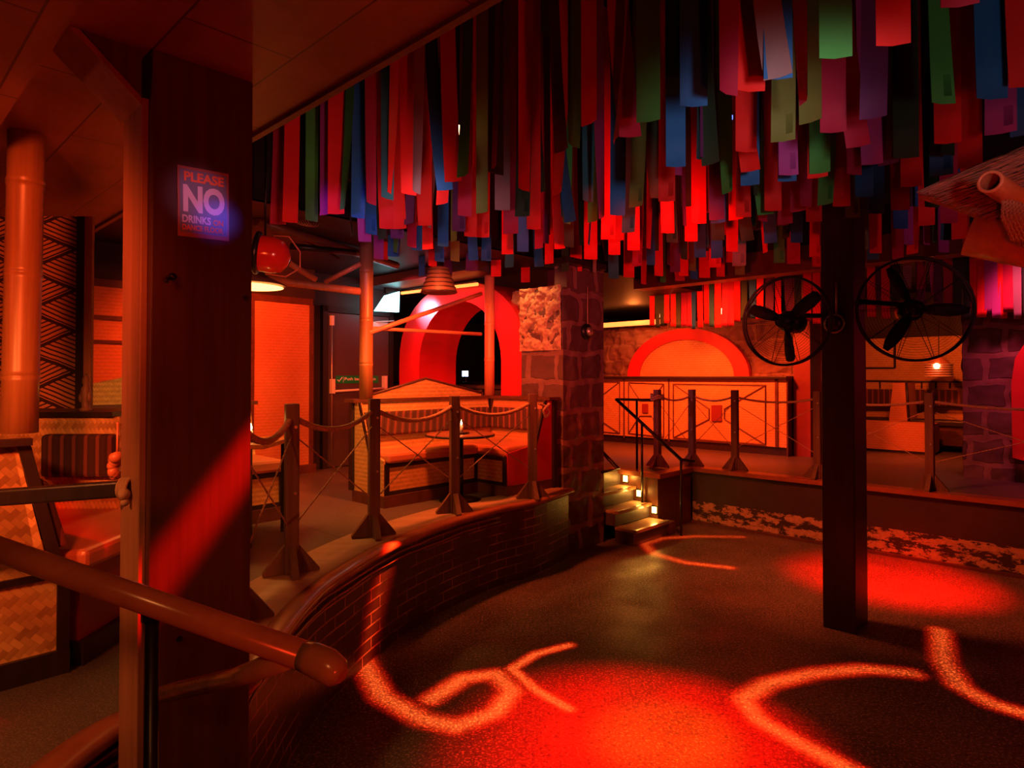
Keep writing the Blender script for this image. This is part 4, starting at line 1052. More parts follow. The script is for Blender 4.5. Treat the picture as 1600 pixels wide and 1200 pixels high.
# ------------------------------------------------------------------ far booths on the right
aw = 11.9
yb = lambda px, py, a: PA(px, py, a)
wb0, wb1 = AB(PA(1262, 600, aw))[1], AB(PA(1545, 600, aw))[1]
struct('wall_matting', MB().gbox(aw, aw+.1, wb0, wb1, RF, PA(1430, 527, aw).z), M['woven'], label='woven matting wall behind the far booths')
mm = MB(); afw = aw-.01
for l in ([(1340, 575), (1398, 575), (1398, 500)], [(1262, 580), (1284, 580)], [(1262, 594), (1510, 597)], [(1262, 606), (1284, 606)]):
    for i in range(len(l)-1): mm.tube([PA(*l[i], afw), PA(*l[i+1], afw)], .018, 4, smooth=False)
for px in (1375, 1418, 1440, 1462, 1484): mm.tube([PA(px, 596, afw), PA(px, 607, afw)], .012, 4)
o = tag(obj('wall_battens', mm, M['blackwood']), 'black battens forming rectangles on the far matting wall', 'battens')
sa = 11.2
t = thing('far_bench', 'long low booth bench with dark ribbed back against the far matting wall', 'bench', W(sa, -1.5, RF), 'seating booths')
obj('seat_base', MB().gbox(sa+.15, aw-.01, wb0+.1, wb1-.2, RF+.1, RF+.38), M['trim'], t)
obj('seat_cushion', MB().gbox(sa+.1, aw-.2, wb0+.1, wb1-.2, RF+.38, RF+.47), M['blackwood'], t, bevel=.02)
obj('back_cushion', MB().gbox(aw-.2, aw-.05, wb0+.1, wb1-.2, PA(1450, 634, aw-.2).z, PA(1450, 609, aw-.2).z), M['ribbed'], t, bevel=.02)
pk = lambda px, py: PA(px, py, sa)
t = thing('booth_divider', 'bright orange woven tapering divider between the far booths', 'divider', PA(1405, 655, sa+.0))
obj('panel', MB().prism([PA(1389, 658, sa-.1), PA(1419, 658, sa-.1), PA(1415, 598, sa-.1), PA(1395, 598, sa-.1)], U*.6), M['wovenred'], t)
obj('edging', MB().tube([PA(1420, 658, sa-.1), PA(1416, 598, sa-.1)], .02, 4), M['blackwood'], t)
t = thing('low_booth_box', 'low orange woven box base in front of the far booths', 'booth base', PA(1400, 700, sa-.2))
f0, f1 = G(1340, 693, RF), G(1452, 703, RF)
fa = 10.75
fb0, fb1 = AB(PA(1320, 690, fa))[1], AB(PA(1460, 690, fa))[1]
obj('panel', MB().gbox(fa, fa+.35, fb0, fb1, RF+.04, PA(1420, 661, fa).z), M['wovenred'], t)
obj('skirting', MB().gbox(fa+.02, fa+.35, fb0, fb1-.02, RF, RF+.04), M['blackwood'], t)
# stone pier at the right
ps = [W(8.67, AB(PA(1505, 700, 8.67))[1], 0), W(8.67, 1.2, 0)]
pq = [W(9.3, AB(ps[0])[1]+.0, 0)]+ps
o = stone_block('wall_right_pier', pq, RF, 2.50, M['stone'], .03, '', res=.035, freq=5); o['kind'] = 'structure'; o['label'] = 'stone block wall at the right edge'
c = PA(1640, 625, 8.55); m = MB(); n = 24
ri_, ro_ = .34, .55
for i in range(n):
    q0, q1 = PI*.25+PI*1.2*i/n, PI*.25+PI*1.2*(i+1)/n
    A = lambda r, q, dd=0: c+V*(-r*abs(math.cos(q-PI/2))**0*math.cos(q-PI/2+PI/2-PI/2))+Z*0
rp_ = [PA(1600, 720, 8.5), PA(1582, 715, 8.5), PA(1580, 600, 8.5), PA(1586, 560, 8.5), PA(1600, 538, 8.5), PA(1660, 500, 8.5), PA(1660, 720, 8.5)]
struct('wall_arch_right', MB().prism(rp_, U*.16), M['redpaint'], label='edge of a red painted arch at the right edge of the photo')
# ------------------------------------------------------------------ thatch hood, top right
def TH(px, py, d): return P(px, py, d)
td = 2.3
random.seed(11)
m = MB()
edge_t = [(1437, 300), (1475, 278), (1540, 252), (1610, 228), (1680, 205)]
edge_b = [(1440, 305), (1470, 322), (1500, 326), (1530, 345), (1620, 350)]
# a sloping thatch mat: thick wedge plus many straw strands
v0 = [TH(1438, 302, 2.35), TH(1700, 195, 2.2), TH(1740, 330, 2.0), TH(1525, 345, 2.25)]
body = MB().prism([TH(1452, 300, 2.38), TH(1530, 268, 2.36), TH(1620, 240, 2.34), TH(1740, 250, 2.30), TH(1740, 330, 2.30), TH(1545, 332, 2.36), TH(1500, 315, 2.38)], Vector((.06, .16, .02)))
t = thing('thatched_hood', 'ragged thatched hood edge at the top right', 'thatch', TH(1560, 300, 2.4))
obj('thatch_mass', body, M['thatch'], t)
st = MB()
for k in range(900):
    f = random.random(); g = random.random()
    x0 = 1440+f*230; ytop = 300-f*88; ybot = 305+min(1, f*2.2)*40
    y0 = ytop+(ybot-ytop)*g
    L_ = random.uniform(50, 120); d0 = 2.30+random.uniform(-.035, .03)-.02*g
    x0 -= random.uniform(0, 8)
    sl = -.42+random.uniform(-.06, .06)+.12*g
    st.tube([TH(x0, y0, d0), TH(x0+L_*.5, y0+sl*L_*.5-2, d0-.01), TH(x0+L_, y0+sl*L_, d0+.01)], random.uniform(.0012, .0034), 4)
o = obj('straw', st, M['thatch'], t); o['kind'] = 'stuff'
b0_, b1_ = TH(1547, 284, 2.02), TH(1625, 335, 2.35)
t = thing('bamboo_stub', 'red bamboo tube end poking out under the thatch', 'bamboo pole', b0_, 'bamboo poles')
dirb = (b1_-b0_).normalized()
obj('culm', MB().lathe([(.036, 0), (.036, (b1_-b0_).length), (.026, (b1_-b0_).length), (.026, .003)], b0_, dirb, 28, cap=False), M['bamboored'], t)
obj('cut_rim', MB().ring(b0_, dirb, .031, .0055, 28, 8), M['bamboored'], t)
big = MB().tube([TH(1517, 362, 2.42), TH(1720, 400, 2.2)], .09, 24)
tag(obj('bamboo_beam', big, M['bamboored']), 'very thick reddish bamboo beam under the thatched hood', 'bamboo pole', 'bamboo poles')
rp = MB()
for k in range(7):
    x = 1568+k*4.5
    rp.rope([TH(x, 308+k*1.5, 2.10), TH(x-2+k*2, 340, 2.07), TH(x+14+k*2, 375, 2.06), TH(x+42+k*2, 388, 2.12)], .0065, .03, 5, 2, .01)
tag(obj('rope_lashing', rp, M['rope']), 'bundle of twisted cord lashing the bamboo under the thatch', 'rope')
# ------------------------------------------------------------------ ceiling clutter above the left booths
for k, (p, q, r, lab) in enumerate(((PB(455, 385, -5.2), PB(555, 395, -5.2), .03, 'dark ceiling pipe above the pendant lamp'), (PB(400, 345, -5.0), PB(620, 415, -5.6), .04, 'long dark ceiling duct above the left booths'), (PB(470, 372, -5.5), PB(530, 404, -5.5), .012, 'thin sagging ceiling cable near the red drum'))):
    tag(obj('ceiling_pipe', MB().tube([p, q], r, 10), M['trim' if k == 1 else 'metal']), lab, 'pipe', 'pipes under the ceiling')
m = MB().gbox(4.6, 5.08, -7.0, -5.0, 2.93, 3.04); tag(obj('ceiling_panel', m, M['door']), 'grey slatted ceiling panel above the red archway', 'panel')
# wire bowl guard by the left strips
gc = P(478, 338, 5.2); gm = MB()
for k in range(9): gm.ring(gc+Vector((-.02*k+.06, 0, 0)), Vector((1, -.4, 0)), .085*math.sqrt(max(.05, 1-(k/9)**2)), .0025, 24, 4)
gm.tube([gc+Z*.08, gc+Z*.9], .006, 6)
tag(obj('wire_cage', gm, M['steel']), 'small round wire cage hanging among the leftmost strips', 'cage')
# small fixtures among the strips
for px, py, d, mat, lab, sz in ((715, 205, 4.2, 'warmwhite', 'bright warm rectangular lamp among the hanging strips', .035), (538, 268, 4.6, 'warmwhite', 'small warm lamp peeking out beside a red strip at left', .028), (1142, 184, 4.0, 'blue_led', 'tiny blue indicator light among the strips', .014)):
    p = P(px, py, d)
    t = thing('stage_lamp', lab, 'light', p, 'small lamps among the strips')
    obj('lens', MB().box(p.x-sz*.7, p.x+sz*.7, p.y-.01, p.y, p.z-sz*1.1, p.z+sz*1.1), M[mat], t, bevel=.004)
    obj('housing', MB().box(p.x-sz*.8, p.x+sz*.8, p.y, p.y+.14, p.z-sz*1.2, p.z+sz*1.2), M['metal'], t)
    obj('hanger', MB().tube([(p.x, p.y+.07, p.z), (p.x, p.y+.07, 4.75)], .008, 6), M['metal'], t)
for k, (px, py) in enumerate(((1032, 493), (1044, 492), (1068, 491), (1128, 487), (1143, 487))):
    p = PA(px, py, 9.0)
    t = thing('hanging_bulb', f"{['leftmost', 'second', 'third', 'fourth', 'rightmost'][k]} tiny warm bulb hanging among the strips above the bar", 'bulb', p, 'tiny bulbs above the bar')
    obj('glass', MB().lathe([(.008, -.035), (.02, -.01), (.018, .02), (.006, .05)], p, seg=10), M['warmwhite'], t)
    obj('cord', MB().tube([p+Z*.05, Vector((p.x, p.y, 3.2))], .004, 5), M['metal'], t)
p = PA(1467, 572, 11.3)
t = thing('beaded_lamp', 'pale beaded pendant lamp glowing before the far matting wall', 'lamp', p)
sh_ = obj('bead_shade', MB().lathe([(.17, -.16), (.17, .02), (.05, .14)], p, seg=20, cap=False), M['wovenred'], t)
rr = MB()
for k in range(6): rr.ring(p-Z*(.15-.035*k), Z, .175, .010, 24, 5)
obj('bead_row', rr, M['white'], sh_)
obj('bulb', MB().sphere(p-Vector((0.12, .13, .0)), .04), M['warmwhite'], t)
obj('cord', MB().tube([p+Z*.13, Vector((p.x, p.y, 3.2))], .006, 5), M['metal'], t)
# ------------------------------------------------------------------ hanging strips
CEILZ = 4.745
def strip_mesh(name, mat, bend, tw, w=0.1):
    me_ = MB(); N = 12; L_ = 1.7; vs = []
    for i in range(N+1):
        h = L_*i/N; k = (1-i/N)**3         # k = 1 at the hem
        ang = tw*k; off = bend*k
        c = Vector((off*.5, off, h)); d = Vector((math.cos(ang), math.sin(ang), 0))*w/2
        bow = Vector((-math.sin(ang), math.cos(ang), 0))*.012*k
        vs += [c-d, c+bow, c+d]
    fs = []
    for i in range(N):
        for j in range(2): fs.append((i*3+j, i*3+j+1, i*3+j+4, i*3+j+3))
    nv = len(vs); th = Vector((0, .0015, 0))
    me_.add(vs+[v+th for v in vs], fs+[tuple(reversed([q+nv for q in f])) for f in fs]+[(0, nv, nv+1, 1), (1, nv+1, nv+2, 2)], True)
    me = bpy.data.meshes.new(name); me.from_pydata(me_.v, [], me_.f); me.polygons.foreach_set('use_smooth', me_.smooth)
    me.materials.append(mat); return me
shapes = [(.0, .0), (.04, .25), (-.05, -.3), (.09, .5), (-.03, .15), (.02, -.5)]
SM = {k: [strip_mesh('fabric_strip', RM[k], *s) for s in shapes] for k in RC}
# centre px, hem row, width px, colour
S = [(440,352,24,'M'),(457,349,22,'R'),(487,345,15,'G'),(508,335,20,'V'),(525,334,26,'R'),(549,327,19,'G'),(544,367,14,'K'),(578,320,13,'M'),(561,342,20,'B'),(563,376,20,'V'),(576,368,9,'B'),
(606,307,19,'T'),(619,293,9,'R'),(636,300,24,'R'),(656,297,9,'W'),(669,294,21,'B'),(697,281,26,'R'),(732,275,19,'G'),(598,355,24,'R'),(616,356,20,'R'),(588,373,13,'K'),(592,406,14,'V'),(603,404,10,'R'),(615,400,12,'B'),(621,375,16,'P'),(622,393,9,'G'),(632,395,11,'B'),
(646,350,16,'P'),(644,384,14,'M'),(645,352,14,'M'),(663,352,24,'R'),(652,391,15,'B'),(668,389,18,'R'),(680,350,9,'W'),(693,386,16,'B'),(684,410,9,'B'),(676,415,13,'R'),(659,431,12,'B'),(699,319,20,'R'),(709,376,13,'O'),(718,360,13,'P'),(728,339,21,'M'),(737,371,19,'R'),(757,373,18,'R'),(753,332,21,'O'),(775,271,20,'K'),(779,261,11,'M'),(785,328,23,'W'),(798,365,24,'M'),(793,397,18,'R'),(817,393,17,'B'),(820,341,22,'K'),(834,358,21,'R'),(842,388,15,'M'),(733,406,15,'B'),(711,409,13,'O'),(761,407,9,'B'),(741,424,22,'P'),(800,418,14,'T'),(836,416,14,'B'),(858,412,15,'R'),(775,432,16,'R'),(821,441,14,'R'),(700,432,14,'P'),
(821,293,19,'R'),(862,236,18,'P'),(884,304,23,'R'),(901,222,29,'G'),(920,192,17,'R'),(957,207,27,'M'),(989,209,18,'M'),(1013,189,34,'G'),(1043,318,25,'R'),(1056,260,31,'B'),(1084,165,43,'B'),(1105,247,26,'P'),(1142,137,40,'M'),(1171,121,18,'W'),(1176,147,46,'R'),(1216,122,44,'B'),(1227,226,35,'O'),(1168,240,34,'R'),(1131,300,20,'G'),(1143,267,14,'R'),(1172,289,27,'B'),(1096,256,14,'K'),(1230,278,28,'V'),(1246,158,18,'M'),(1266,190,26,'O'),(1306,89,49,'G'),(1302,206,39,'M'),(1372,186,34,'P'),(1396,69,50,'R'),(1416,246,37,'K'),(1462,170,32,'G'),(1481,223,38,'R'),(1494,23,50,'M'),(1548,146,49,'B'),(1592,130,40,'R'),(1566,214,40,'V'),(1600,210,30,'B'),(1281,270,28,'G'),(1282,281,29,'R'),(1335,272,26,'M'),(1355,254,28,'V'),(1398,259,28,'P'),(1424,291,30,'R'),(1481,241,26,'K'),(1473,278,31,'B'),(1516,262,34,'R'),(1306,229,18,'M'),
(820,20+470,1,'R')]
S.pop()
S += [(867,388,16,'R'),(889,384,16,'K'),(868,347,12,'B'),(888,346,14,'G'),(935,339,14,'V'),(926,346,12,'G'),(967,338,25,'B'),(986,365,20,'T'),(1002,325,22,'O'),(1040,362,21,'R'),(1047,381,17,'K'),(990,391,20,'R'),(1017,386,14,'M'),(953,376,22,'R'),(928,380,9,'B'),(923,405,22,'R'),(960,398,19,'R'),(1065,353,13,'P'),(1080,377,20,'R'),(1067,406,15,'K'),(1092,349,23,'R'),(1094,402,17,'B'),(1120,343,22,'P'),(1122,348,20,'B'),(1117,374,19,'K'),(1120,403,16,'B'),(1119,419,18,'R'),(1145,394,19,'R'),(1148,376,10,'K'),(1150,343,19,'R'),(1000,417,15,'M'),(1017,414,15,'B'),(1028,430,15,'R'),(1055,425,15,'P'),(1068,431,15,'R'),(1082,423,13,'O'),(1084,437,14,'B'),(1101,434,17,'R'),(1007,443,12,'R'),(1036,441,11,'G'),(1051,438,11,'M'),(1126,432,14,'R'),(984,434,19,'R'),(957,434,18,'T'),(932,424,11,'W'),(900,424,19,'R'),(883,424,13,'K'),(897,444,12,'G'),(914,450,13,'R'),(883,454,12,'R'),(862,446,13,'M'),(1157,417,24,'W'),(1157,430,16,'O'),
(1160,342,22,'R'),(1174,334,15,'G'),(1208,329,26,'R'),(1233,285,28,'B'),(1261,319,24,'M'),(1247,330,19,'M'),(1227,350,19,'M'),(1246,380,19,'B'),(1272,346,24,'R'),(1298,321,22,'G'),(1315,322,26,'R'),(1291,382,17,'M'),(1329,343,21,'O'),(1314,366,19,'P'),(1352,309,28,'B'),(1371,335,24,'B'),(1350,367,16,'R'),(1367,394,20,'R'),(1345,392,17,'O'),(1406,355,24,'B'),(1407,328,27,'M'),(1402,404,19,'M'),(1420,382,17,'V'),(1433,397,15,'R'),(1336,413,12,'G'),(1298,413,17,'B'),(1277,402,17,'R'),(1272,418,13,'R'),(1217,412,16,'G'),(1192,394,10,'R'),(1197,379,14,'B'),(1364,406,17,'T'),(1449,327,20,'G'),(1448,352,22,'R'),(1484,350,26,'M'),(1448,382,14,'V'),(1466,376,15,'G'),(1482,374,13,'T'),(1499,373,18,'R'),(1474,395,18,'V'),(1510,391,14,'R'),(1188,300,18,'K'),(1240,412,20,'M'),(1192,345,18,'M')]
random.seed(21); SP = []
rows = [(0, 150, 'nearest row'), (150, 215, 'second row'), (215, 275, 'third row'), (275, 312, 'fourth row'), (312, 345, 'fifth row'), (345, 372, 'sixth row'), (372, 396, 'seventh row'), (396, 420, 'eighth row'), (420, 470, 'furthest row')]
ORD = ['leftmost', 'second', 'third', 'fourth', 'fifth', 'sixth', 'seventh', 'eighth', 'ninth', 'tenth', 'eleventh', 'twelfth', 'thirteenth', 'fourteenth', 'fifteenth', 'sixteenth', 'seventeenth', 'eighteenth', 'nineteenth', 'twentieth', 'twenty-first', 'twenty-second', 'twenty-third', 'twenty-fourth', 'twenty-fifth', 'twenty-sixth', 'twenty-seventh', 'twenty-eighth', 'twenty-ninth', 'thirtieth', 'thirty-first', 'thirty-second', 'thirty-third', 'thirty-fourth', 'thirty-fifth', 'thirty-sixth', 'thirty-seventh', 'thirty-eighth', 'thirty-ninth', 'fortieth', 'forty-first', 'forty-second']
def hang(col, p, rot, wsc=1.0, sh=None):
    me = SM[col][sh if sh is not None else random.randrange(len(shapes))]
    o = bpy.data.objects.new('fabric_strip', me); C.objects.link(o)
    o.location = p; o.rotation_euler = (0, 0, rot); o.scale = (wsc, wsc, (CEILZ-p.z)/1.7); return o
for y0, y1, rn in rows:
    row = sorted([s for s in S if y0 <= s[1] < y1])
    for i, (cx, hy, w, col) in enumerate(row):
        z = 2.86+random.uniform(-.03, .03)
        d = (z-EYE.z)*1000/(590-hy)
        d = min(d, 7.9)
        p = P(cx, hy, d)
        # stay in front of the bar-side beam
        a_, b_ = AB(p)
        if a_ > 7.0: p = PA(cx, hy, 7.0-random.uniform(0, .15)); d = p.y
        full = 100.0/d; ws = 1.0
        r = w/full
        if r > 1: ws = min(r, 1.25); r = 1
        ang = math.acos(max(.3, r))*random.choice((-1, 1))
        ang = max(-1.1, min(1.1, ang)) - math.atan2(p.x, p.y)*.7 + .18*(1 if cx > 900 else -1)
        sh = random.choice((0, 0, 1, 2, 4)) if w > .8*full else random.randrange(6)
        o = hang(col, p, ang, ws, sh)
        nb = RC[row[i-1][3]][0] if i else RC[row[1][3]][0]
        side = 'right of' if i else 'left of'
        on = f'{ORD[i]} from left' if i else 'leftmost'
        tag(o, f'{RC[col][0]} strip in the {rn}, {on}, {side} a {nb} one', 'fabric strip', 'fabric strips hanging over the dance floor'); SP.append(p)
# half hidden strips between them
cnt = 0
while cnt < 78:
    a_ = random.uniform(3.4, 7.05); b_ = random.uniform(-4.3, 1.2)
    q = W(a_, b_, 3.02+random.uniform(-.06, .16))
    px = 800+1000*q.x/q.y
    if q.y < 2.6 or px < 570 or px > 1560: continue
    if min((q.xy-z_.xy).length for z_ in SP) < .09: continue
    SP.append(q)
    col = random.choice('RMMPPPPKKKKKTTBVG'); cnt += 1  # mostly dark cloth, its colour standing in for shade between the strips
    o = hang(col, q, random.uniform(-.9, .9)-math.atan2(q.x, q.y)*.6)
    tag(o, f'{RC[col][0]} fabric strip half hidden in the thick of the hanging strips', 'fabric strip', f'half hidden {RC[col][0]} strips')
def far_strips(lst, a, top, nm):
    for i, (cx, hy, w, col) in enumerate(lst):
        p = PA(cx, hy, a); full = 100/p.y; me = SM[col][random.choice((0, 1, 4))]
        o = bpy.data.objects.new('fabric_strip', me); C.objects.link(o); o.location = p
        o.rotation_euler = (0, 0, random.uniform(-.3, .3)-math.atan2(p.x, p.y)*.6); s_ = w/full; o.scale = (min(1.3, s_), 1, (top-p.z)/1.7)
        on = 'leftmost' if i == 0 else f'{ORD[i]} from the left'
        tag(o, f'{RC[col][0]} strip hanging beyond the beam {nm}, {on}', 'fabric strip', f'strips hanging beyond the beam {nm}')
far_strips([(1019,509,8,'R'),(1027,512,7,'K'),(1034,509,7,'K'),(1042,505,8,'R'),(1052,510,8,'R'),(1060,512,7,'K'),(1069,510,9,'M'),(1078,511,8,'M'),(1084,514,7,'B'),(1094,512,9,'R'),(1104,506,8,'R'),(1112,511,8,'T'),(1122,512,10,'R'),(1133,510,9,'M'),(1142,510,9,'M'),(1152,503,10,'R'),(1163,500,9,'K'),(1176,497,10,'B'),(1188,499,10,'R'),(1203,500,12,'P'),(1216,498,9,'R'),(1232,490,12,'P'),(1247,497,10,'K'),(1262,502,12,'R'),(1276,506,11,'R')], 8.7, 3.19, 'above the bar')
far_strips([(1362,495,12,'R'),(1372,480,8,'P'),(1384,498,12,'R'),(1400,470,12,'K'),(1418,450,13,'W'),(1438,475,12,'P'),(1440,452,12,'M'),(1460,460,13,'V'),(1466,478,12,'P'),(1482,490,12,'M'),(1497,488,12,'K'),(1512,500,12,'K'),(1524,494,14,'R'),(1535,496,13,'R'),(1546,490,12,'V'),(1557,497,11,'V'),(1566,497,11,'R'),(1576,488,14,'M'),(1590,498,11,'W'),(1606,497,14,'K')], 8.3, 3.19, 'at the far right')
# ------------------------------------------------------------------ lights
def spot(loc, to, col, power, size=60, blend=.6, r=.04):
    l = bpy.data.lights.new('spot_lamp', 'SPOT'); l.color = col; l.energy = power; l.spot_size = math.radians(size); l.spot_blend = blend; l.shadow_soft_size = r
    o = bpy.data.objects.new('spot_lamp', l); C.objects.link(o); o.location = loc
    o.rotation_euler = (Vector(to)-Vector(loc)).to_track_quat('-Z', 'Y').to_euler(); return o
def point(loc, col, power, r=.04):
    l = bpy.data.lights.new('point_lamp', 'POINT'); l.color = col; l.energy = power; l.shadow_soft_size = r
    o = bpy.data.objects.new('point_lamp', l); C.objects.link(o); o.location = loc; return o
def gobo(loc, polys, col, power, soft=.95, rot=None):
    """spot lamp projecting soft curved strokes; polys: list of ([floor points], half width)"""
    l = bpy.data.lights.new('pattern_lamp', 'SPOT'); l.color = col; l.energy = power; l.spot_size = math.radians(120); l.spot_blend = .1; l.shadow_soft_size = .012
    o = bpy.data.objects.new('pattern_lamp', l); C.objects.link(o); o.location = loc
    R3 = rot if rot is not None else Matrix.Identity(3)
    o.rotation_euler = R3.to_euler()
    l.use_nodes = True; nt = l.node_tree
    em = [n for n in nt.nodes if n.type == 'EMISSION'][0]
    tc = nt.nodes.new('ShaderNodeTexCoord'); sx = nt.nodes.new('ShaderNodeSeparateXYZ'); nt.links.new(tc.outputs['Normal'], sx.inputs[0])
    az = mth(nt, 'ABSOLUTE', sx.outputs[2])
    X = mth(nt, 'DIVIDE', sx.outputs[0], az); Y = mth(nt, 'DIVIDE', sx.outputs[1], az)
    loc = Vector(loc); Ri = R3.transposed(); tot = None
    for pts, hw in polys:
        dm = None; q = []
        for p in pts:
            v = Ri @ (Vector(p)-loc); q.append((v.x/abs(v.z), v.y/abs(v.z), abs(v.z)))
        zz = sum(t_[2] for t_ in q)/len(q)
        for i in range(len(q)-1):
            ax_, ay_ = q[i][:2]; bx_, by_ = q[i+1][:2]; dx, dy = bx_-ax_, by_-ay_; L2_ = dx*dx+dy*dy
            px_ = mth(nt, 'SUBTRACT', X, ax_); py_ = mth(nt, 'SUBTRACT', Y, ay_)
            h = mth(nt, 'DIVIDE', mth(nt, 'ADD', mth(nt, 'MULTIPLY', px_, dx), mth(nt, 'MULTIPLY', py_, dy)), L2_, clamp=True)
            ex = mth(nt, 'SUBTRACT', px_, mth(nt, 'MULTIPLY', h, dx)); ey = mth(nt, 'SUBTRACT', py_, mth(nt, 'MULTIPLY', h, dy))
            dd = mth(nt, 'SQRT', mth(nt, 'ADD', mth(nt, 'MULTIPLY', ex, ex), mth(nt, 'MULTIPLY', ey, ey)))
            dm = dd if dm is None else mth(nt, 'MINIMUM', dm, dd)
        w = hw/zz
        mr = nt.nodes.new('ShaderNodeMapRange'); mr.interpolation_type = 'SMOOTHSTEP'
        nt.links.new(dm, mr.inputs[0]); mr.inputs[1].default_value = w*(1+soft); mr.inputs[2].default_value = w*(1-soft)
        mr.inputs[3].default_value = 0; mr.inputs[4].default_value = 1
        tot = mr.outputs[0] if tot is None else mth(nt, 'MAXIMUM', tot, mr.outputs[0])
    nt.links.new(tot, em.inputs['Strength']); nt.links.new(mixc(nt, mth(nt, 'POWER', tot, 1.5), (1, .03, .02), (1, 1, 1)), em.inputs['Color'])
    return o
RED = (1, .02, .006); ORG = (1, .085, .012); AMB = (1, .38, .07)
g = lambda l: [G(x, y, 0) for x, y in l]
# light patterns on the dance floor
gobo((1.2, 5.4, 2.55), [(g([(1158,839),(1090,838),(1035,841),(1007,850),(1022,865),(1070,879),(1140,887)]), .05)], (1, .10, .012), 2200)
gobo((1.9, 3.0, 2.55), [(g([(1425,1052),(1350,1045),(1270,1052),(1200,1068),(1160,1092),(1185,1125),(1250,1162),(1340,1210)]), .06)], (1, .12, .02), 2400)
gobo((3.0, 3.3, 2.55), [(g([(1468,985),(1475,1035),(1500,1073),(1550,1100),(1620,1120)]), .06)], (1, .12, .02), 2400)
gobo((-.1, 3.4, 2.55), [(g([(572,985),(565,1030),(597,1088),(659,1123),(713,1136),(775,1113),(800,1080),(775,1053),(725,1060),(675,1092)]), .06), (g([(890,1008),(837,1022),(800,1045),(840,1080),(890,1108)]), .035)], (1, .13, .022), 2600)
# red pools
p = G(1000, 1170, 0); spot(p+Vector((.2, .5, 2.5)), p, (1, .003, .001), 2600, 46, 1)
p = G(1390, 905, 0); spot(p+Vector((0, -.3, 2.5)), p, (1, .003, .001), 2400, 44, 1)
p = G(1040, 1150, 0); spot(p+Vector((.6, .9, 2.5)), p, (1, .22, .01), 500, 18, 1)
# bar
spot(W(7.5, -5.4, 2.9), W(9.2, -5.4, 1.2), ORG, 420, 120, .8, .15)
spot(W(7.5, -4.0, 2.9), W(9.2, -4.0, 1.2), ORG, 480, 120, .8, .15)
point(W(9.6, -6.2, 2.85), (1, .2, .03), 16, .1)
# middle booth
spot(W(3.2, -3.95, 2.8), W(4.2, -5.0, 1.0), (1, .12, .02), 300, 120, .8, .1)
spot(W(2.6, -4.4, 2.9), W(3.2, -5.0, .9), AMB, 60, 70, .8, .06)
# rubble
spot(W(4.75, -4.5, 2.95), W(5.04, -4.4, 2.2), (1, .30, .08), 22, 120, .8, .03)
# arch
spot(PB(612, 474, -6.6)+V*.12, W(5.1, -6.35, 2.6), (.6, .7, 1), 130, 62, .9, .05)
spot(W(4.3, -6.3, 2.9), W(5.1, -5.6, 1.6), (1, .02, .02), 130, 110, .8, .08)
point(W(5.9, -5.9, 1.2), RED, 14, .1)
# left wall and booths
spot(W(2.4, -5.9, 2.95), W(3.2, -6.9, 1.6), ORG, 230, 140, .8, .1)
spot(W(.3, -5.0, 2.6), W(.6, -6.9, 1.8), ORG, 70, 120, .8, .1)
spot(lc-Z*.06, lc-Z*1.5+Vector((0, .3, 0)), AMB, 60, 150, .5, .12)
spot((-1.2, .9, 2.3), (-2.3, 3.5, 1.7), (1, .11, .02), 170, 70, .8, .1)
spot((-1.9, .5, 2.4), (-1.9, 2.4, .9), (1, .24, .05), 150, 70, .8, .1)
spot((-3.0, .7, 1.9), (-1.1, 2.0, 2.5), (1, .2, .1), 18, 60, .8, .1)
# ambience over dance floor and on the ceiling boards
spot((1.0, -.6, 1.2), (-.4, 2.0, 2.9), (1, .035, .008), 75, 90, .9, .1)
spot((3.2, 1.4, 2.3), (-.4, 4.6, .2), (1, .12, .035), 75, 90, .9, .1)
spot((1.7, 5.2, 2.6), (3.2, 6.0, 0.1), (1, .12, .025), 330, 90, .9, .1)
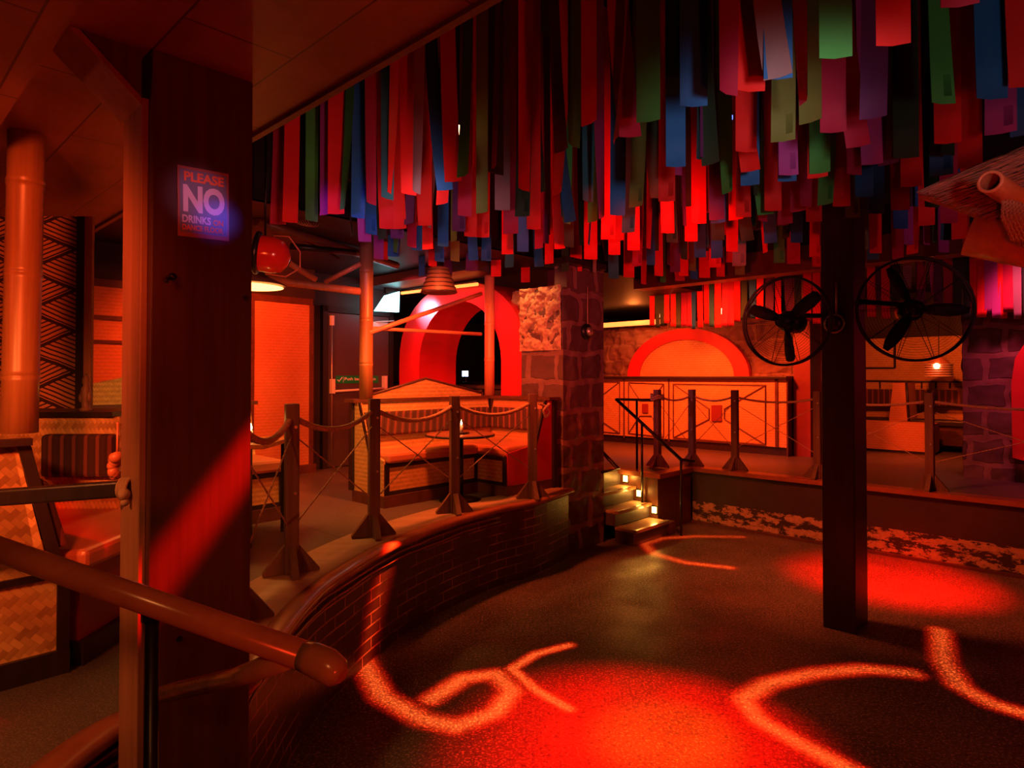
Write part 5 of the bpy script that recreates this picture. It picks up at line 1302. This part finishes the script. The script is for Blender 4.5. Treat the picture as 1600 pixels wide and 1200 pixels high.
# strips
spot((1.1, 1.2, 2.45), (1.0, 5, 2.95), (1, .72, .72), 55, 46, .9, .1)
spot((1.3, 1.3, 2.3), (1.75, 2.4, 2.95), (1, .65, .6), 9, 60, .9, .05)
spot((.6, .6, 1.9), (1.8, 2.3, 2.35), (1, .02, .01), 28, 26, .8, .05)  # added red lamp with no fixture, tints the thatched hood
spot((-.6, 3.0, 2.5), (-.5, 5.8, 2.9), (1, .6, .7), 26, 62, .8, .05)
spot((1.0, 3.6, 2.3), (1.0, 6.6, 2.85), (1, .02, .012), 190, 90, .8, .05)
spot((3.2, 2.4, 2.5), (4.2, 5.2, 3.0), (1, .25, .35), 30, 80, .8, .05)
spot((-.4, 2.4, 2.4), (-1.1, 4.4, 2.8), (1, .35, .3), 34, 60, .8, .05)
spot((-.95, 2.7, 2.5), P(625, 325, 3.9), (1, .42, .12), 16, 24, .9, .03)
spot((-1.3, 3.2, 2.6), P(560, 365, 4.7), (.7, .15, 1), 22, 34, .9, .03)
# bar side magenta
spot(W(7.6, -.8, 3.0), W(8.7, .2, 1.6), (1, .08, .16), 110, 120, .8, .1)
spot(W(9.3, -1.9, 3.0), W(11.4, -1.9, 1.0), (1, .12, .018), 190, 110, .8, .1)
# step lights
for px, py in ((977, 748), (998, 771), (1022, 797)): point(PA(px, py, 6.38), (1, .45, .06), 2.2, .02)
spot((-.3, -.5, 2.3), (-.6, 1.2, 1.35), (1, .30, .07), 22, 36, .9, .05)  # not a step light: unseen amber lamp added to warm the foreground handrail
point(cp+Z*.14, AMB, 1.5, .01); point(tc+Vector((.015, -.05, .15)), AMB, 1.5, .01)
# beam across the big post
bar0, bar1 = PB(232, 925, -2.037), PB(400, 700, -2.037)
Lp = Vector((1.2, .9, 2.45)); fwd = ((bar0+bar1)/2-Lp).normalized(); zax = -fwd; xax = (bar1-bar0); xax = (xax-zax*xax.dot(zax)).normalized(); yax = zax.cross(xax)
gobo(Lp, [([bar0-(bar1-bar0)*.15, bar1+(bar1-bar0)*.4], .055)], (1, .006, .002), 1100, .75, Matrix((xax, yax, zax)).transposed())
# ultraviolet-ish blue on the poster
pc = s+wv*.9+hv*.3; spot(pc+V*.9+U*.45+Z*.2, pc-U*.02, (.10, .10, 1), 16, 8, 1, .02)
spot(pc+V*1.2-Z*.1, s+wv*.4+hv*.6, (1, .35, .6), 16, 11, 1, .02)
# world
w = bpy.data.worlds.new('world'); bpy.context.scene.world = w; w.use_nodes = True
w.node_tree.nodes['Background'].inputs[0].default_value = (.35, .02, .015, 1); w.node_tree.nodes['Background'].inputs[1].default_value = .03
sc = bpy.context.scene
sc.view_settings.view_transform = 'Standard'; sc.view_settings.look = 'None'; sc.view_settings.gamma = 1; sc.view_settings.use_curve_mapping = False
sc.view_settings.exposure = 0.0
